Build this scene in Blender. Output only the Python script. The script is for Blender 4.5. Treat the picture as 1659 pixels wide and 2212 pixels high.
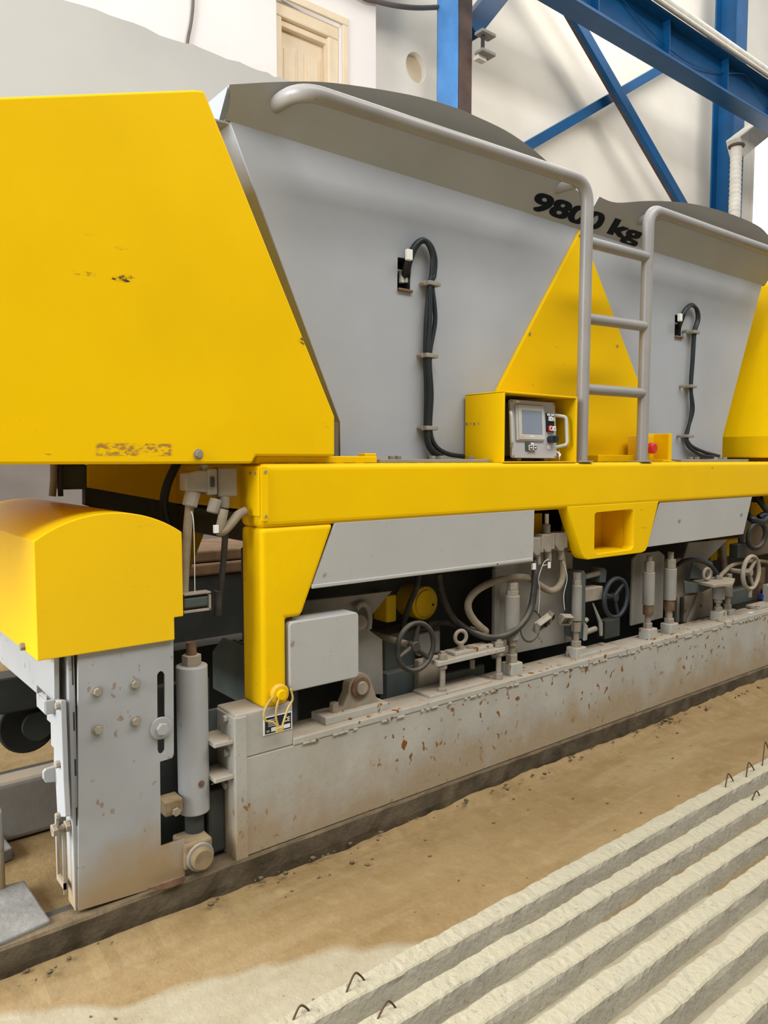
import bpy, bmesh, math, random
from mathutils import Vector, Matrix
R = random.Random(7)

# ------------------------------------------------------------------ clear
for o in list(bpy.data.objects):
    bpy.data.objects.remove(o)
scene = bpy.context.scene
C = scene.collection

# ------------------------------------------------------------------ camera
FPX, CX, CY = 1620.0, 829.5, 1106.0            # focal length and centre in pixels of the 1659 x 2212 photograph
CAM_Z = 1.45
PITCH = -math.atan((1106.0 - 993.0) / FPX)
HEAD = math.radians(38.515)                    # camera turned towards +X from +Y
cam = bpy.data.cameras.new('camera')
cam.sensor_fit = 'VERTICAL'
cam.sensor_height = 36.0
cam.lens = FPX / 2212.0 * 36.0
cam.clip_end = 200
cam_o = bpy.data.objects.new('camera', cam)
cam_o.location = (0, 0, CAM_Z)
cam_o.rotation_euler = (math.pi / 2 + PITCH, 0, -HEAD)
C.objects.link(cam_o)
scene.camera = cam_o

# ------------------------------------------------------------------ world and light
world = bpy.data.worlds.new('world')
scene.world = world
world.use_nodes = True
bg = world.node_tree.nodes['Background']
bg.inputs[0].default_value = (0.88, 0.94, 1.0, 1)
bg.inputs[1].default_value = 1.15

def area(name, loc, target, sx, sy, power, col):
    l = bpy.data.lights.new(name, 'AREA')
    l.shape = 'RECTANGLE'; l.size = sx; l.size_y = sy
    l.energy = power; l.color = col
    o = bpy.data.objects.new(name, l)
    o.location = loc
    d = Vector(target) - Vector(loc)
    o.rotation_euler = d.to_track_quat('-Z', 'Y').to_euler()
    C.objects.link(o)
    return o
area('daylight_end_doors', (-7.0, 3.2, 4.2), (1.0, 2.6, 1.0), 6.0, 4.5, 2000, (0.92, 0.96, 1.0))
area('roof_skylight', (3.5, -3.2, 10.6), (3.3, 2.3, 1.6), 16.0, 3.0, 1500, (1.0, 0.98, 0.95))
area('upper_wall_fill', (10.0, 7.0, 12.5), (11.0, 8.7, 5.5), 13.0, 1.0, 700, (1.0, 0.96, 0.90))  # added fill lamp that brightens the upper back wall

vs = scene.view_settings
vs.view_transform = 'Standard'
try:
    vs.look = 'None'
except Exception:
    pass
vs.exposure = -0.10
vs.gamma = 1.0
vs.use_curve_mapping = False

# ------------------------------------------------------------------ measuring helpers
# the photograph was surveyed: X runs along the machine, Y away from its long front, Z up.
_cp, _sp = math.cos(PITCH), math.sin(PITCH)
_fx, _fy = math.sin(HEAD), math.cos(HEAD)      # forward
_rx, _ry = math.cos(HEAD), -math.sin(HEAD)     # right
def ray(px, py):
    u = (px - CX) / FPX; v = (CY - py) / FPX
    f = _cp - v * _sp; z = _sp + v * _cp
    return Vector((u * _rx + f * _fx, u * _ry + f * _fy, z))
CP = Vector((0, 0, CAM_Z))
def atY(px, py, y):
    a = ray(px, py); return CP + a * (y / a.y)
def atX(px, py, x):
    a = ray(px, py); return CP + a * (x / a.x)
def atZ(px, py, z):
    a = ray(px, py); return CP + a * ((z - CAM_Z) / a.z)
def pxm(px, py, y):
    """metres per pixel at the point of plane y seen there"""
    p = atY(px, py, y) - CP
    return (p.x * _fx + p.y * _fy) / FPX
def XZ(pts, y):
    return [(p.x, p.z) for p in (atY(a, b, y) for a, b in pts)]

# ------------------------------------------------------------------ materials
MATS = {}
def nd(nt, t, **kw):
    n = nt.nodes.new(t)
    for k, v in kw.items():
        setattr(n, k, v)
    return n
def mixc(nt, fac, a, b):
    m = nd(nt, 'ShaderNodeMix', data_type='RGBA')
    for sock, val in ((m.inputs[0], fac), (m.inputs[6], a), (m.inputs[7], b)):
        if hasattr(val, 'is_linked') or hasattr(val, 'links'):
            nt.links.new(val, sock)
        else:
            sock.default_value = val if not isinstance(val, tuple) else (*val[:3], 1)
    return m.outputs[2]
def ramp(nt, src, lo, hi, a=0.0, b=1.0):
    m = nd(nt, 'ShaderNodeMapRange')
    nt.links.new(src, m.inputs[0])
    m.inputs[1].default_value = lo; m.inputs[2].default_value = hi
    m.inputs[3].default_value = a; m.inputs[4].default_value = b
    return m.outputs[0]
def mul(nt, a, b, op='MULTIPLY'):
    m = nd(nt, 'ShaderNodeMath', operation=op)
    for s, v in ((m.inputs[0], a), (m.inputs[1], b)):
        if isinstance(v, (int, float)):
            s.default_value = v
        else:
            nt.links.new(v, s)
    return m.outputs[0]
def noise(nt, pos, scale, detail=3.0, rough=0.55, stretch=None):
    if stretch:
        mp = nd(nt, 'ShaderNodeMapping'); mp.inputs['Scale'].default_value = stretch
        nt.links.new(pos, mp.inputs[0]); pos = mp.outputs[0]
    n = nd(nt, 'ShaderNodeTexNoise')
    n.inputs['Scale'].default_value = scale; n.inputs['Detail'].default_value = detail
    n.inputs['Roughness'].default_value = rough
    nt.links.new(pos, n.inputs['Vector'])
    return n.outputs['Fac']

def material(name, col, rough=0.5, metal=0.0, spec=0.3, var=0.10, vscale=5.0, dust=0.0, dustcol=(0.36, 0.28, 0.19),
             rust=0.0, rustcol=(0.19, 0.072, 0.010), splash=0.0, scratch=0.0, specks=0.0, bump=0.0, bscale=40.0, emit=None,
             fleck=0.0, patches=(), toplight=None):
    m = bpy.data.materials.new(name); m.use_nodes = True
    nt = m.node_tree
    b = nt.nodes['Principled BSDF']
    geo = nd(nt, 'ShaderNodeNewGeometry')
    pos = geo.outputs['Position']
    c = (*col, 1)
    out = None
    dark = tuple(x * (1 - var * 1.4) for x in col); light = tuple(min(1, x * (1 + var)) for x in col)
    n1 = noise(nt, pos, vscale, 4.0)
    out = mixc(nt, ramp(nt, n1, 0.3, 0.7), dark, light)
    if specks:
        n = noise(nt, pos, 55.0, 2.0)
        out = mixc(nt, mul(nt, ramp(nt, n, 0.70, 0.76), specks), out, tuple(x * 0.35 for x in col))
    if scratch:
        n = noise(nt, pos, 9.0, 5.0, 0.7, (1, 1, 5))
        k = noise(nt, pos, 2.2, 2.0)
        f = mul(nt, ramp(nt, n, 0.66, 0.72), ramp(nt, k, 0.52, 0.60))
        out = mixc(nt, mul(nt, f, scratch), out, (0.10, 0.07, 0.03))
    for (px0, px1, pz0, pz1, thr, pcol) in patches:
        sp3 = nd(nt, 'ShaderNodeSeparateXYZ'); nt.links.new(pos, sp3.inputs[0])
        f = mul(nt, ramp(nt, sp3.outputs[0], px0, px0 + .01), ramp(nt, sp3.outputs[0], px1, px1 - .01))
        f = mul(nt, f, mul(nt, ramp(nt, sp3.outputs[2], pz0, pz0 + .004), ramp(nt, sp3.outputs[2], pz1, pz1 - .004)))
        n = noise(nt, pos, 38.0, 6.0, 0.75, (0.6, 1, 1.6))
        out = mixc(nt, mul(nt, f, ramp(nt, n, thr, thr + .07)), out, pcol)
    if dust:
        sn = nd(nt, 'ShaderNodeSeparateXYZ'); nt.links.new(geo.outputs['Normal'], sn.inputs[0])
        n = noise(nt, pos, 14.0, 4.0)
        f = mul(nt, ramp(nt, sn.outputs[2], 0.25, 0.8), ramp(nt, n, 0.25, 0.6, 0.45, 1.0))
        n3 = noise(nt, pos, 7.0, 4.0, 0.6)
        f2 = mul(nt, ramp(nt, n3, 0.45, 0.8), 0.30)
        out = mixc(nt, mul(nt, f2, dust), out, dustcol)
        out = mixc(nt, mul(nt, f, dust), out, dustcol)
    if rust:
        n = noise(nt, pos, 30.0, 2.5, 0.5, (1, 1, 0.75))
        k = noise(nt, pos, 3.0, 2.0)
        f = mul(nt, ramp(nt, n, 0.70 - 0.06 * rust, 0.725 - 0.06 * rust), ramp(nt, k, 0.42, 0.52))
        out = mixc(nt, mul(nt, f, min(1.0, rust * 1.3)), out, rustcol)
        n2 = noise(nt, pos, 3.5, 4.0, 0.6, (1, 1, 0.5))
        out = mixc(nt, mul(nt, ramp(nt, n2, 0.55, 0.75), 0.22 * rust), out, (0.30, 0.20, 0.10))
    if splash:
        sx = nd(nt, 'ShaderNodeSeparateXYZ'); nt.links.new(pos, sx.inputs[0])
        n = noise(nt, pos, 5.0, 4.0, 0.6, (1, 1, 0.6))
        h = mul(nt, sx.outputs[2], mul(nt, n, 0.55), 'SUBTRACT')
        out = mixc(nt, mul(nt, ramp(nt, h, 0.06, -0.14), splash), out, (0.30, 0.215, 0.115))
    if fleck:
        n = noise(nt, pos, 70.0, 3.0)
        out = mixc(nt, mul(nt, ramp(nt, n, 0.63, 0.70), fleck), out, tuple(x * 0.25 for x in col))
    nt.links.new(out, b.inputs['Base Color'])
    b.inputs['Roughness'].default_value = rough
    b.inputs['Metallic'].default_value = metal
    b.inputs['Specular IOR Level'].default_value = spec
    if bump:
        bp = nd(nt, 'ShaderNodeBump')
        bp.inputs['Strength'].default_value = bump
        bp.inputs['Distance'].default_value = 0.01
        nt.links.new(noise(nt, pos, bscale, 5.0, 0.6), bp.inputs['Height'])
        nt.links.new(bp.outputs[0], b.inputs['Normal'])
    if emit:
        b.inputs['Emission Color'].default_value = (*emit[0], 1)
        b.inputs['Emission Strength'].default_value = emit[1]
    MATS[name] = m
    return m

YEL = material('yellow_paint', (0.78, 0.475, 0.001), 0.42, spec=0.08, var=0.035, vscale=2.0, scratch=0.9)
YELW = material('yellow_paint_worn', (0.78, 0.475, 0.001), 0.45, spec=0.08, var=0.06, vscale=3.0, scratch=1.0, specks=0.5)
YELD = material('yellow_paint_dusty', (0.72, 0.44, 0.01), 0.6, spec=0.15, var=0.1, dust=0.4)
HOODM = material('yellow_paint_scuffed', (0.78, 0.475, 0.001), 0.45, spec=0.08, var=0.04, vscale=2.0, scratch=0.6, patches=[
    (0.69, 0.925, 1.459, 1.500, 0.47, (0.36, 0.19, 0.035)), (0.52, 0.62, 1.442, 1.468, 0.56, (0.30, 0.15, 0.03)),
    (0.64, 0.71, 1.962, 1.976, 0.52, (0.05, 0.035, 0.02)), (0.745, 0.825, 1.960, 1.984, 0.53, (0.05, 0.035, 0.02)),
    (1.36, 1.45, 1.83, 1.875, 0.56, (0.08, 0.05, 0.02)), (1.10, 1.20, 1.90, 1.97, 0.62, (0.08, 0.05, 0.02))])
COVM = material('yellow_paint_dusty_top', (0.78, 0.475, 0.001), 0.30, spec=0.32, var=0.03, vscale=2.0, scratch=0.5)
GRY = material('grey_paint', (0.36, 0.375, 0.398), 0.5, spec=0.2, var=0.05, vscale=2.5)
GRYP = material('grey_panel_paint', (0.39, 0.38, 0.355), 0.5, spec=0.2, var=0.04, vscale=2.5, fleck=0.15)
GRYR = material('grey_paint_rusty', (0.385, 0.37, 0.325), 0.6, spec=0.2, var=0.08, rust=1.32, splash=0.75, dust=0.8, bump=0.12, fleck=0.25)
GRYS = material('grey_paint_splashed', (0.32, 0.325, 0.325), 0.55, spec=0.2, var=0.05, rust=0.42, splash=1.0, dust=0.5)
GRYD = material('grey_paint_dusty', (0.26, 0.245, 0.215), 0.65, spec=0.15, var=0.10, dust=0.75, bump=0.10)
BEI = material('dusty_cast_metal', (0.27, 0.23, 0.175), 0.7, spec=0.15, var=0.14, dust=0.6, vscale=12, bump=0.15)
BEIT = material('tan_caked_metal', (0.25, 0.185, 0.105), 0.8, spec=0.1, var=0.2, vscale=14, bump=0.25)
BOLT = material('bolt_steel_dusty', (0.29, 0.255, 0.205), 0.55, metal=0.2, var=0.12, dust=0.5, vscale=20)
RUSTY = material('rusty_steel', (0.17, 0.10, 0.06), 0.7, metal=0.2, var=0.3, vscale=25, bump=0.2)
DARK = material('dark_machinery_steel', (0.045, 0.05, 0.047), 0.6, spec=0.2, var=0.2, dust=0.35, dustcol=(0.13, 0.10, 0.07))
DGRN = material('dark_green_grey_steel', (0.075, 0.09, 0.085), 0.6, spec=0.2, var=0.15, dust=0.4, dustcol=(0.2, 0.16, 0.11))
BLK = material('black_rubber', (0.018, 0.024, 0.028), 0.45, spec=0.3, var=0.2)
BLKD = material('black_rubber_dusty', (0.032, 0.031, 0.028), 0.5, spec=0.25, var=0.3, dust=0.25, vscale=14)
HOSE = material('dusty_beige_hose', (0.25, 0.205, 0.145), 0.75, spec=0.1, var=0.18, vscale=14, bump=0.1)
CONN = material('grey_plastic_connector', (0.28, 0.25, 0.205), 0.65, spec=0.15, var=0.12, vscale=16, dust=0.4)
PIPE = material('light_grey_tube_paint', (0.27, 0.255, 0.24), 0.35, spec=0.35, var=0.06, vscale=6, rust=0.25, dust=0.25)
WHT = material('white_plastic', (0.75, 0.74, 0.70), 0.5, var=0.05)
TERM = material('terminal_grey', (0.43, 0.42, 0.43), 0.45, spec=0.25, var=0.03)
BEZ = material('terminal_bezel', (0.50, 0.49, 0.45), 0.45, spec=0.25, var=0.03)
SCR = material('terminal_screen', (0.22, 0.26, 0.32), 0.25, spec=0.4, var=0.05, vscale=3)
RED = material('red_plastic', (0.55, 0.03, 0.025), 0.4, var=0.08)
PINK = material('pale_red_print', (0.75, 0.42, 0.32), 0.5, var=0.05)
INK = material('navy_lettering', (0.004, 0.010, 0.020), 0.5, spec=0.1, var=0.2)
PLATE = material('nameplate_black', (0.012, 0.016, 0.022), 0.4, var=0.2)
BLUE = material('blue_steel_paint', (0.003, 0.072, 0.20), 0.4, spec=0.3, var=0.12, vscale=2)
BRN = material('brown_primer_steel', (0.10, 0.06, 0.045), 0.6, var=0.25, vscale=4)
WALLC = material('cream_wall_paint', (0.78, 0.72, 0.62), 0.85, spec=0.1, var=0.05, vscale=0.9)
WALLP = material('pale_plaster_wall', (0.80, 0.74, 0.69), 0.85, spec=0.1, var=0.03, vscale=1.0)
WALLL = material('low_wall_plaster', (0.43, 0.41, 0.37), 0.85, spec=0.1, var=0.05, vscale=0.7, fleck=0.05)
TAUPE = material('wall_shade_and_cable_taupe', (0.18, 0.155, 0.135), 0.85, spec=0.1, var=0.10, vscale=2.5)  # darker taupe puts the shade on the lower wall into its colour
DOORM = material('cream_door_paint', (0.74, 0.60, 0.42), 0.6, spec=0.2, var=0.05, vscale=3)
GALV = material('galvanised_white_pipe', (0.62, 0.58, 0.50), 0.6, var=0.10, vscale=5, bump=0.1)
RAILM = material('grimy_rail_steel', (0.085, 0.066, 0.042), 0.8, spec=0.1, var=0.35, vscale=9, bump=0.5, bscale=45, dust=0.35, dustcol=(0.27, 0.19, 0.10))
CONC = material('joist_concrete', (0.35, 0.32, 0.245), 0.9, spec=0.08, var=0.10, vscale=9, bump=0.5, bscale=55, fleck=0.35, dust=1.0, dustcol=(0.39, 0.345, 0.24))
SLAB = material('paving_concrete', (0.21, 0.20, 0.18), 0.9, spec=0.08, var=0.15, vscale=8, bump=0.5, bscale=40)
WIRE = material('rusty_wire', (0.075, 0.040, 0.022), 0.7, var=0.2)
BRASS = material('yellowed_chain', (0.55, 0.40, 0.14), 0.5, metal=0.2, var=0.15, vscale=30)
WOOD = material('brown_board', (0.20, 0.12, 0.065), 0.75, var=0.2, vscale=9)
BLUEP = material('blue_plastic', (0.02, 0.04, 0.22), 0.5, var=0.1)
WIN = material('daylight_window_glass', (0.9, 0.93, 1.0), 0.3, var=0.0, emit=((0.86, 0.93, 1.0), 1.6))

def floor_material():
    m = bpy.data.materials.new('sandy_floor'); m.use_nodes = True
    nt = m.node_tree; b = nt.nodes['Principled BSDF']
    geo = nd(nt, 'ShaderNodeNewGeometry'); pos = geo.outputs['Position']
    n1 = noise(nt, pos, 2.2, 6.0, 0.6, (0.55, 1.3, 1))
    sand = mixc(nt, ramp(nt, n1, 0.3, 0.7), (0.20, 0.130, 0.053), (0.27, 0.185, 0.088))
    n2 = noise(nt, pos, 5.0, 5.0, 0.65, (0.7, 1.2, 1))
    sand = mixc(nt, mul(nt, ramp(nt, n2, 0.56, 0.72), 0.5), sand, (0.17, 0.105, 0.042))
    n4 = noise(nt, pos, 3.0, 4.0, 0.6, (0.25, 2.5, 1))
    sand = mixc(nt, mul(nt, ramp(nt, n4, 0.52, 0.66), 0.45), sand, (0.31, 0.23, 0.125))
    n6 = noise(nt, pos, 14.0, 6.0, 0.7)
    sand = mixc(nt, mul(nt, ramp(nt, n6, 0.52, 0.72), 0.35), sand, (0.15, 0.095, 0.04))
    sand = mixc(nt, mul(nt, ramp(nt, n6, 0.46, 0.30), 0.30), sand, (0.36, 0.27, 0.15))
    # paler tone on the camera side of a noisy slanting edge
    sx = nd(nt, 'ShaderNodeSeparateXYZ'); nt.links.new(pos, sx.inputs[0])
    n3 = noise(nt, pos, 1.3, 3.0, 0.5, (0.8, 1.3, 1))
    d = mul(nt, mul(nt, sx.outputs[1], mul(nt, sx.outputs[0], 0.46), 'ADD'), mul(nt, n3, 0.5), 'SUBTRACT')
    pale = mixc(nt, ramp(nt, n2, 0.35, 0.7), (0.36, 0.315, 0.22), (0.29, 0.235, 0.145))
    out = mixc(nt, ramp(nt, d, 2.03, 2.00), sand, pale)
    n5 = noise(nt, pos, 60.0, 2.0)
    out = mixc(nt, mul(nt, ramp(nt, n5, 0.70, 0.75), 0.6), out, (0.10, 0.07, 0.04))
    nt.links.new(out, b.inputs['Base Color'])
    b.inputs['Roughness'].default_value = 0.9
    b.inputs['Specular IOR Level'].default_value = 0.08
    bp = nd(nt, 'ShaderNodeBump'); bp.inputs['Strength'].default_value = 0.5; bp.inputs['Distance'].default_value = 0.012
    nt.links.new(noise(nt, pos, 22.0, 7.0, 0.65), bp.inputs['Height'])
    nt.links.new(bp.outputs[0], b.inputs['Normal'])
    return m
SAND = floor_material()

# ------------------------------------------------------------------ object helpers
WLOC = {}
def register(o, parent, wloc):
    """link o so that its world location is wloc under parent (parents are never rotated or scaled)"""
    C.objects.link(o)
    o.location = wloc
    if parent is not None:
        o.parent = parent
        o.matrix_parent_inverse = Matrix.Translation(-WLOC[parent.name])
    WLOC[o.name] = Vector(wloc)
    return o
def tag(o, label=None, cat=None, group=None, kind=None):
    if label: o['label'] = label
    if cat: o['category'] = cat
    if group: o['group'] = group
    if kind: o['kind'] = kind
    return o
def empty(name, loc):
    o = bpy.data.objects.new(name, None)
    o.empty_display_size = 0.1
    return register(o, None, loc)
def from_mesh(name, me, mat, parent=None, bevel=0.0, smooth=False, seg=2, label=None):
    vs_ = [v.co for v in me.vertices]
    lo = Vector((min(v.x for v in vs_), min(v.y for v in vs_), min(v.z for v in vs_)))
    hi = Vector((max(v.x for v in vs_), max(v.y for v in vs_), max(v.z for v in vs_)))
    c = Vector(((lo.x + hi.x) / 2, (lo.y + hi.y) / 2, lo.z))
    me.transform(Matrix.Translation(-c))
    me.name = name
    if not me.materials:
        me.materials.append(mat)
    if smooth:
        for p in me.polygons: p.use_smooth = True
    o = bpy.data.objects.new(name, me)
    register(o, parent, c)
    if bevel:
        b = o.modifiers.new('bevel', 'BEVEL'); b.width = bevel; b.segments = seg
        b.limit_method = 'ANGLE'; b.angle_limit = math.radians(35)
    if label: o['label'] = label
    return o
def from_bm(name, bm, mat, parent=None, **kw):
    bmesh.ops.recalc_face_normals(bm, faces=bm.faces)
    me = bpy.data.meshes.new(name); bm.to_mesh(me); bm.free()
    return from_mesh(name, me, mat, parent, **kw)
def bm_box(bm, x0, x1, y0, y1, z0, z1):
    v = [bm.verts.new(p) for p in ((x0, y0, z0), (x1, y0, z0), (x1, y1, z0), (x0, y1, z0), (x0, y0, z1), (x1, y0, z1), (x1, y1, z1), (x0, y1, z1))]
    for f in ((0, 3, 2, 1), (4, 5, 6, 7), (0, 1, 5, 4), (1, 2, 6, 5), (2, 3, 7, 6), (3, 0, 4, 7)):
        bm.faces.new([v[i] for i in f])
def box(name, x0, x1, y0, y1, z0, z1, mat, parent=None, bevel=0.003, **kw):
    bm = bmesh.new(); bm_box(bm, x0, x1, y0, y1, z0, z1)
    return from_bm(name, bm, mat, parent, bevel=bevel, **kw)
def prism(name, pts, axis, a0, a1, mat, parent=None, bevel=0.003, **kw):
    """polygon pulled along an axis: axis 'y' takes (x,z), axis 'x' takes (y,z), axis 'z' takes (x,y)"""
    def P(u, v, a):
        return (u, a, v) if axis == 'y' else ((a, u, v) if axis == 'x' else (u, v, a))
    bm = bmesh.new()
    A = [bm.verts.new(P(u, v, a0)) for u, v in pts]; B = [bm.verts.new(P(u, v, a1)) for u, v in pts]
    n = len(pts)
    bm.faces.new(A); bm.faces.new(B[::-1])
    for i in range(n):
        bm.faces.new((A[i], B[i], B[(i + 1) % n], A[(i + 1) % n]))
    return from_bm(name, bm, mat, parent, bevel=bevel, **kw)
def holed(name, outer, holes, axis, a0, a1, mat, parent=None, **kw):
    """flat plate with real openings: outer and holes are point lists"""
    cu = bpy.data.curves.new('tmp', 'CURVE'); cu.dimensions = '2D'; cu.fill_mode = 'BOTH'
    for loop in [outer] + holes:
        s = cu.splines.new('POLY'); s.points.add(len(loop) - 1); s.use_cyclic_u = True
        for p, (u, v) in zip(s.points, loop): p.co = (u, v, 0, 1)
    cu.extrude = abs(a1 - a0) / 2
    o = bpy.data.objects.new('tmp', cu); C.objects.link(o)
    bpy.context.view_layer.update()
    me = bpy.data.meshes.new_from_object(o.evaluated_get(bpy.context.evaluated_depsgraph_get()))
    bpy.data.objects.remove(o); bpy.data.curves.remove(cu)
    mid = (a0 + a1) / 2
    for v in me.vertices:
        u, w, d = v.co
        v.co = (u, mid + d, w) if axis == 'y' else ((mid + d, u, w) if axis == 'x' else (u, w, mid + d))
    bm = bmesh.new(); bm.from_mesh(me)
    bmesh.ops.remove_doubles(bm, verts=bm.verts, dist=1e-5)
    bpy.data.meshes.remove(me)
    return from_bm(name, bm, mat, parent, **kw)
def frame_of(d):
    d = Vector(d).normalized()
    up = Vector((0, 0, 1)) if abs(d.z) < 0.9 else Vector((0, 1, 0))
    a = d.cross(up).normalized(); b = a.cross(d).normalized()
    return d, a, b
def bm_cyl(bm, p0, p1, r0, r1=None, seg=20, phase=0.0, caps=True):
    p0, p1 = Vector(p0), Vector(p1); r1 = r0 if r1 is None else r1
    d, a, b = frame_of(p1 - p0)
    A, B = [], []
    for i in range(seg):
        t = phase + 2 * math.pi * i / seg
        k = a * math.cos(t) + b * math.sin(t)
        A.append(bm.verts.new(p0 + k * r0)); B.append(bm.verts.new(p1 + k * r1))
    for i in range(seg):
        j = (i + 1) % seg
        bm.faces.new((A[i], A[j], B[j], B[i]))
    if caps:
        bm.faces.new(A[::-1]); bm.faces.new(B)
def auto(o, ang=40):
    me = o.data
    for p in me.polygons: p.use_smooth = True
    try:
        me.set_sharp_from_angle(angle=math.radians(ang))
    except Exception:
        pass
    return o
def cyl(name, p0, p1, r, mat, parent=None, r1=None, seg=24, bevel=0.0, phase=0.0, **kw):
    bm = bmesh.new(); bm_cyl(bm, p0, p1, r, r1, seg, phase)
    o = from_bm(name, bm, mat, parent, bevel=bevel, **kw)
    return auto(o) if seg > 8 else o
def smooth_path(pts, n=8):
    pts = [Vector(p) for p in pts]
    out = []
    for i in range(len(pts) - 1):
        p0 = pts[max(i - 1, 0)]; p1 = pts[i]; p2 = pts[i + 1]; p3 = pts[min(i + 2, len(pts) - 1)]
        for k in range(n):
            t = k / n
            out.append(0.5 * ((2 * p1) + (p2 - p0) * t + (2 * p0 - 5 * p1 + 4 * p2 - p3) * t * t + (3 * p1 - p0 - 3 * p2 + p3) * t ** 3))
    out.append(pts[-1])
    return out
def fillet(pts, rad, n=8):
    pts = [Vector(p) for p in pts]; out = [pts[0]]
    for i in range(1, len(pts) - 1):
        a, b, c = pts[i - 1], pts[i], pts[i + 1]
        r = min(rad, (a - b).length * 0.49, (c - b).length * 0.49)
        s = b + (a - b).normalized() * r; e = b + (c - b).normalized() * r
        for k in range(n + 1):
            t = k / n
            out.append(s * (1 - t) ** 2 + b * 2 * t * (1 - t) + e * t * t)
    out.append(pts[-1])
    return out
def bm_tube(bm, pts, r, seg=12, caps=True):
    pts = [Vector(p) for p in pts]
    rings = []
    t0 = (pts[1] - pts[0]).normalized()
    _, a, _b = frame_of(t0)
    prev = t0
    for i, p in enumerate(pts):
        t = (pts[min(i + 1, len(pts) - 1)] - pts[max(i - 1, 0)]).normalized()
        q = prev.rotation_difference(t); a = q @ a; prev = t
        b = t.cross(a).normalized()
        rr = r(i / (len(pts) - 1)) if callable(r) else r
        rings.append([bm.verts.new(p + (a * math.cos(2 * math.pi * k / seg) + b * math.sin(2 * math.pi * k / seg)) * rr) for k in range(seg)])
    for A, B in zip(rings, rings[1:]):
        for k in range(seg):
            j = (k + 1) % seg
            bm.faces.new((A[k], A[j], B[j], B[k]))
    if caps:
        bm.faces.new(rings[0][::-1]); bm.faces.new(rings[-1])
def tube(name, pts, r, mat, parent=None, seg=12, **kw):
    bm = bmesh.new(); bm_tube(bm, pts, r, seg)
    return auto(from_bm(name, bm, mat, parent, **kw), 50)
def hexnut(name, c, r, h, mat, parent=None, axis=(0, 0, 1), phase=0.3):
    c = Vector(c); d = Vector(axis).normalized()
    return cyl(name, c, c + d * h, r, mat, parent, seg=6, bevel=0.0015, phase=phase)
def bolt_front(name, px, py, y, r, mat, parent, washer=True, h=0.012):
    """hexagon bolt head with washer on a face that looks towards -Y"""
    c = atY(px, py, y)
    bm = bmesh.new()
    if washer: bm_cyl(bm, c, c + Vector((0, -0.004, 0)), r * 1.35, seg=20)
    bm_cyl(bm, c + Vector((0, -0.003, 0)), c + Vector((0, -h, 0)), r, seg=6, phase=R.random())
    return from_bm(name, bm, mat, parent, bevel=0.001)
def torus(bm, c, axis, R0, r, seg=36, s2=10, sq=1.0):
    c = Vector(c); d, a, b = frame_of(axis)
    rings = []
    for i in range(seg):
        t = 2 * math.pi * i / seg
        k = a * math.cos(t) + b * math.sin(t)
        rings.append([bm.verts.new(c + k * (R0 + r * math.cos(2 * math.pi * j / s2)) + d * (r * sq * math.sin(2 * math.pi * j / s2))) for j in range(s2)])
    for i in range(seg):
        A, B = rings[i], rings[(i + 1) % seg]
        for j in range(s2):
            k = (j + 1) % s2
            bm.faces.new((A[j], B[j], B[k], A[k]))
def arc_pts(cx_, cz_, r, a0, a1, n):
    return [(cx_ + r * math.cos(a0 + (a1 - a0) * i / n), cz_ + r * math.sin(a0 + (a1 - a0) * i / n)) for i in range(n + 1)]
def rrect(x0, x1, z0, z1, r, n=5):
    p = []
    for cx_, cz_, a in ((x1 - r, z1 - r, 0), (x0 + r, z1 - r, 90), (x0 + r, z0 + r, 180), (x1 - r, z0 + r, 270)):
        p += arc_pts(cx_, cz_, r, math.radians(a), math.radians(a + 90), n)
    return p
def text_mesh(name, s, size, mat, parent, origin, ux, uz, sx=1.0, bold=0.0, thick=0.0008, align='LEFT', spacing=1.0):
    cu = bpy.data.curves.new('txt', 'FONT'); cu.body = s; cu.size = size; cu.offset = bold; cu.extrude = thick
    cu.align_x = align; cu.space_character = spacing
    shifts = [(0, 0)] if not bold else [(a * bold, b * bold) for a in (-1, -.33, .33, 1) for b in (-.6, .6)]
    cu.offset = 0
    o = bpy.data.objects.new('txt', cu); C.objects.link(o); bpy.context.view_layer.update()
    me = bpy.data.meshes.new_from_object(o.evaluated_get(bpy.context.evaluated_depsgraph_get()))
    bpy.data.objects.remove(o); bpy.data.curves.remove(cu)
    ux = Vector(ux).normalized(); uz = Vector(uz).normalized(); n = ux.cross(uz)
    M = Matrix(((ux.x * sx, uz.x, n.x, origin[0]), (ux.y * sx, uz.y, n.y, origin[1]), (ux.z * sx, uz.z, n.z, origin[2]), (0, 0, 0, 1)))
    if len(shifts) > 1:
        bm = bmesh.new()
        for k, (a, b) in enumerate(shifts):
            m2 = me.copy(); m2.transform(Matrix.Translation((a, b, 0.00005 * k))); bm.from_mesh(m2); bpy.data.meshes.remove(m2)
        bm.to_mesh(me); bm.free()
    me.transform(M); me.materials.clear()
    return from_mesh(name, me, mat, parent)

# =================================================================== THE SETTING
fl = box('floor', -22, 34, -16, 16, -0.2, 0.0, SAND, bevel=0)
tag(fl, 'sandy hall floor, paler towards the camera', kind='structure')

# back wall left of the blue column, with a doorway high up
YW1, YW2 = 8.4, 8.75
xc = atY(812, 100, YW1).x
d0, d1 = atY(597, 60, YW1), atY(738, 54, YW1)
DZ = d1.z
wl = holed('wall_back_left', [(-9, 0), (xc, 0), (xc, 13), (-9, 13)], [[(d0.x, DZ - 2.35), (d1.x, DZ - 2.35), (d1.x, DZ), (d0.x, DZ)]], 'y', YW1, YW1 + 0.3, WALLP)
tag(wl, 'pale plastered upper wall with a doorway, left of the blue column', kind='structure')
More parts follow.
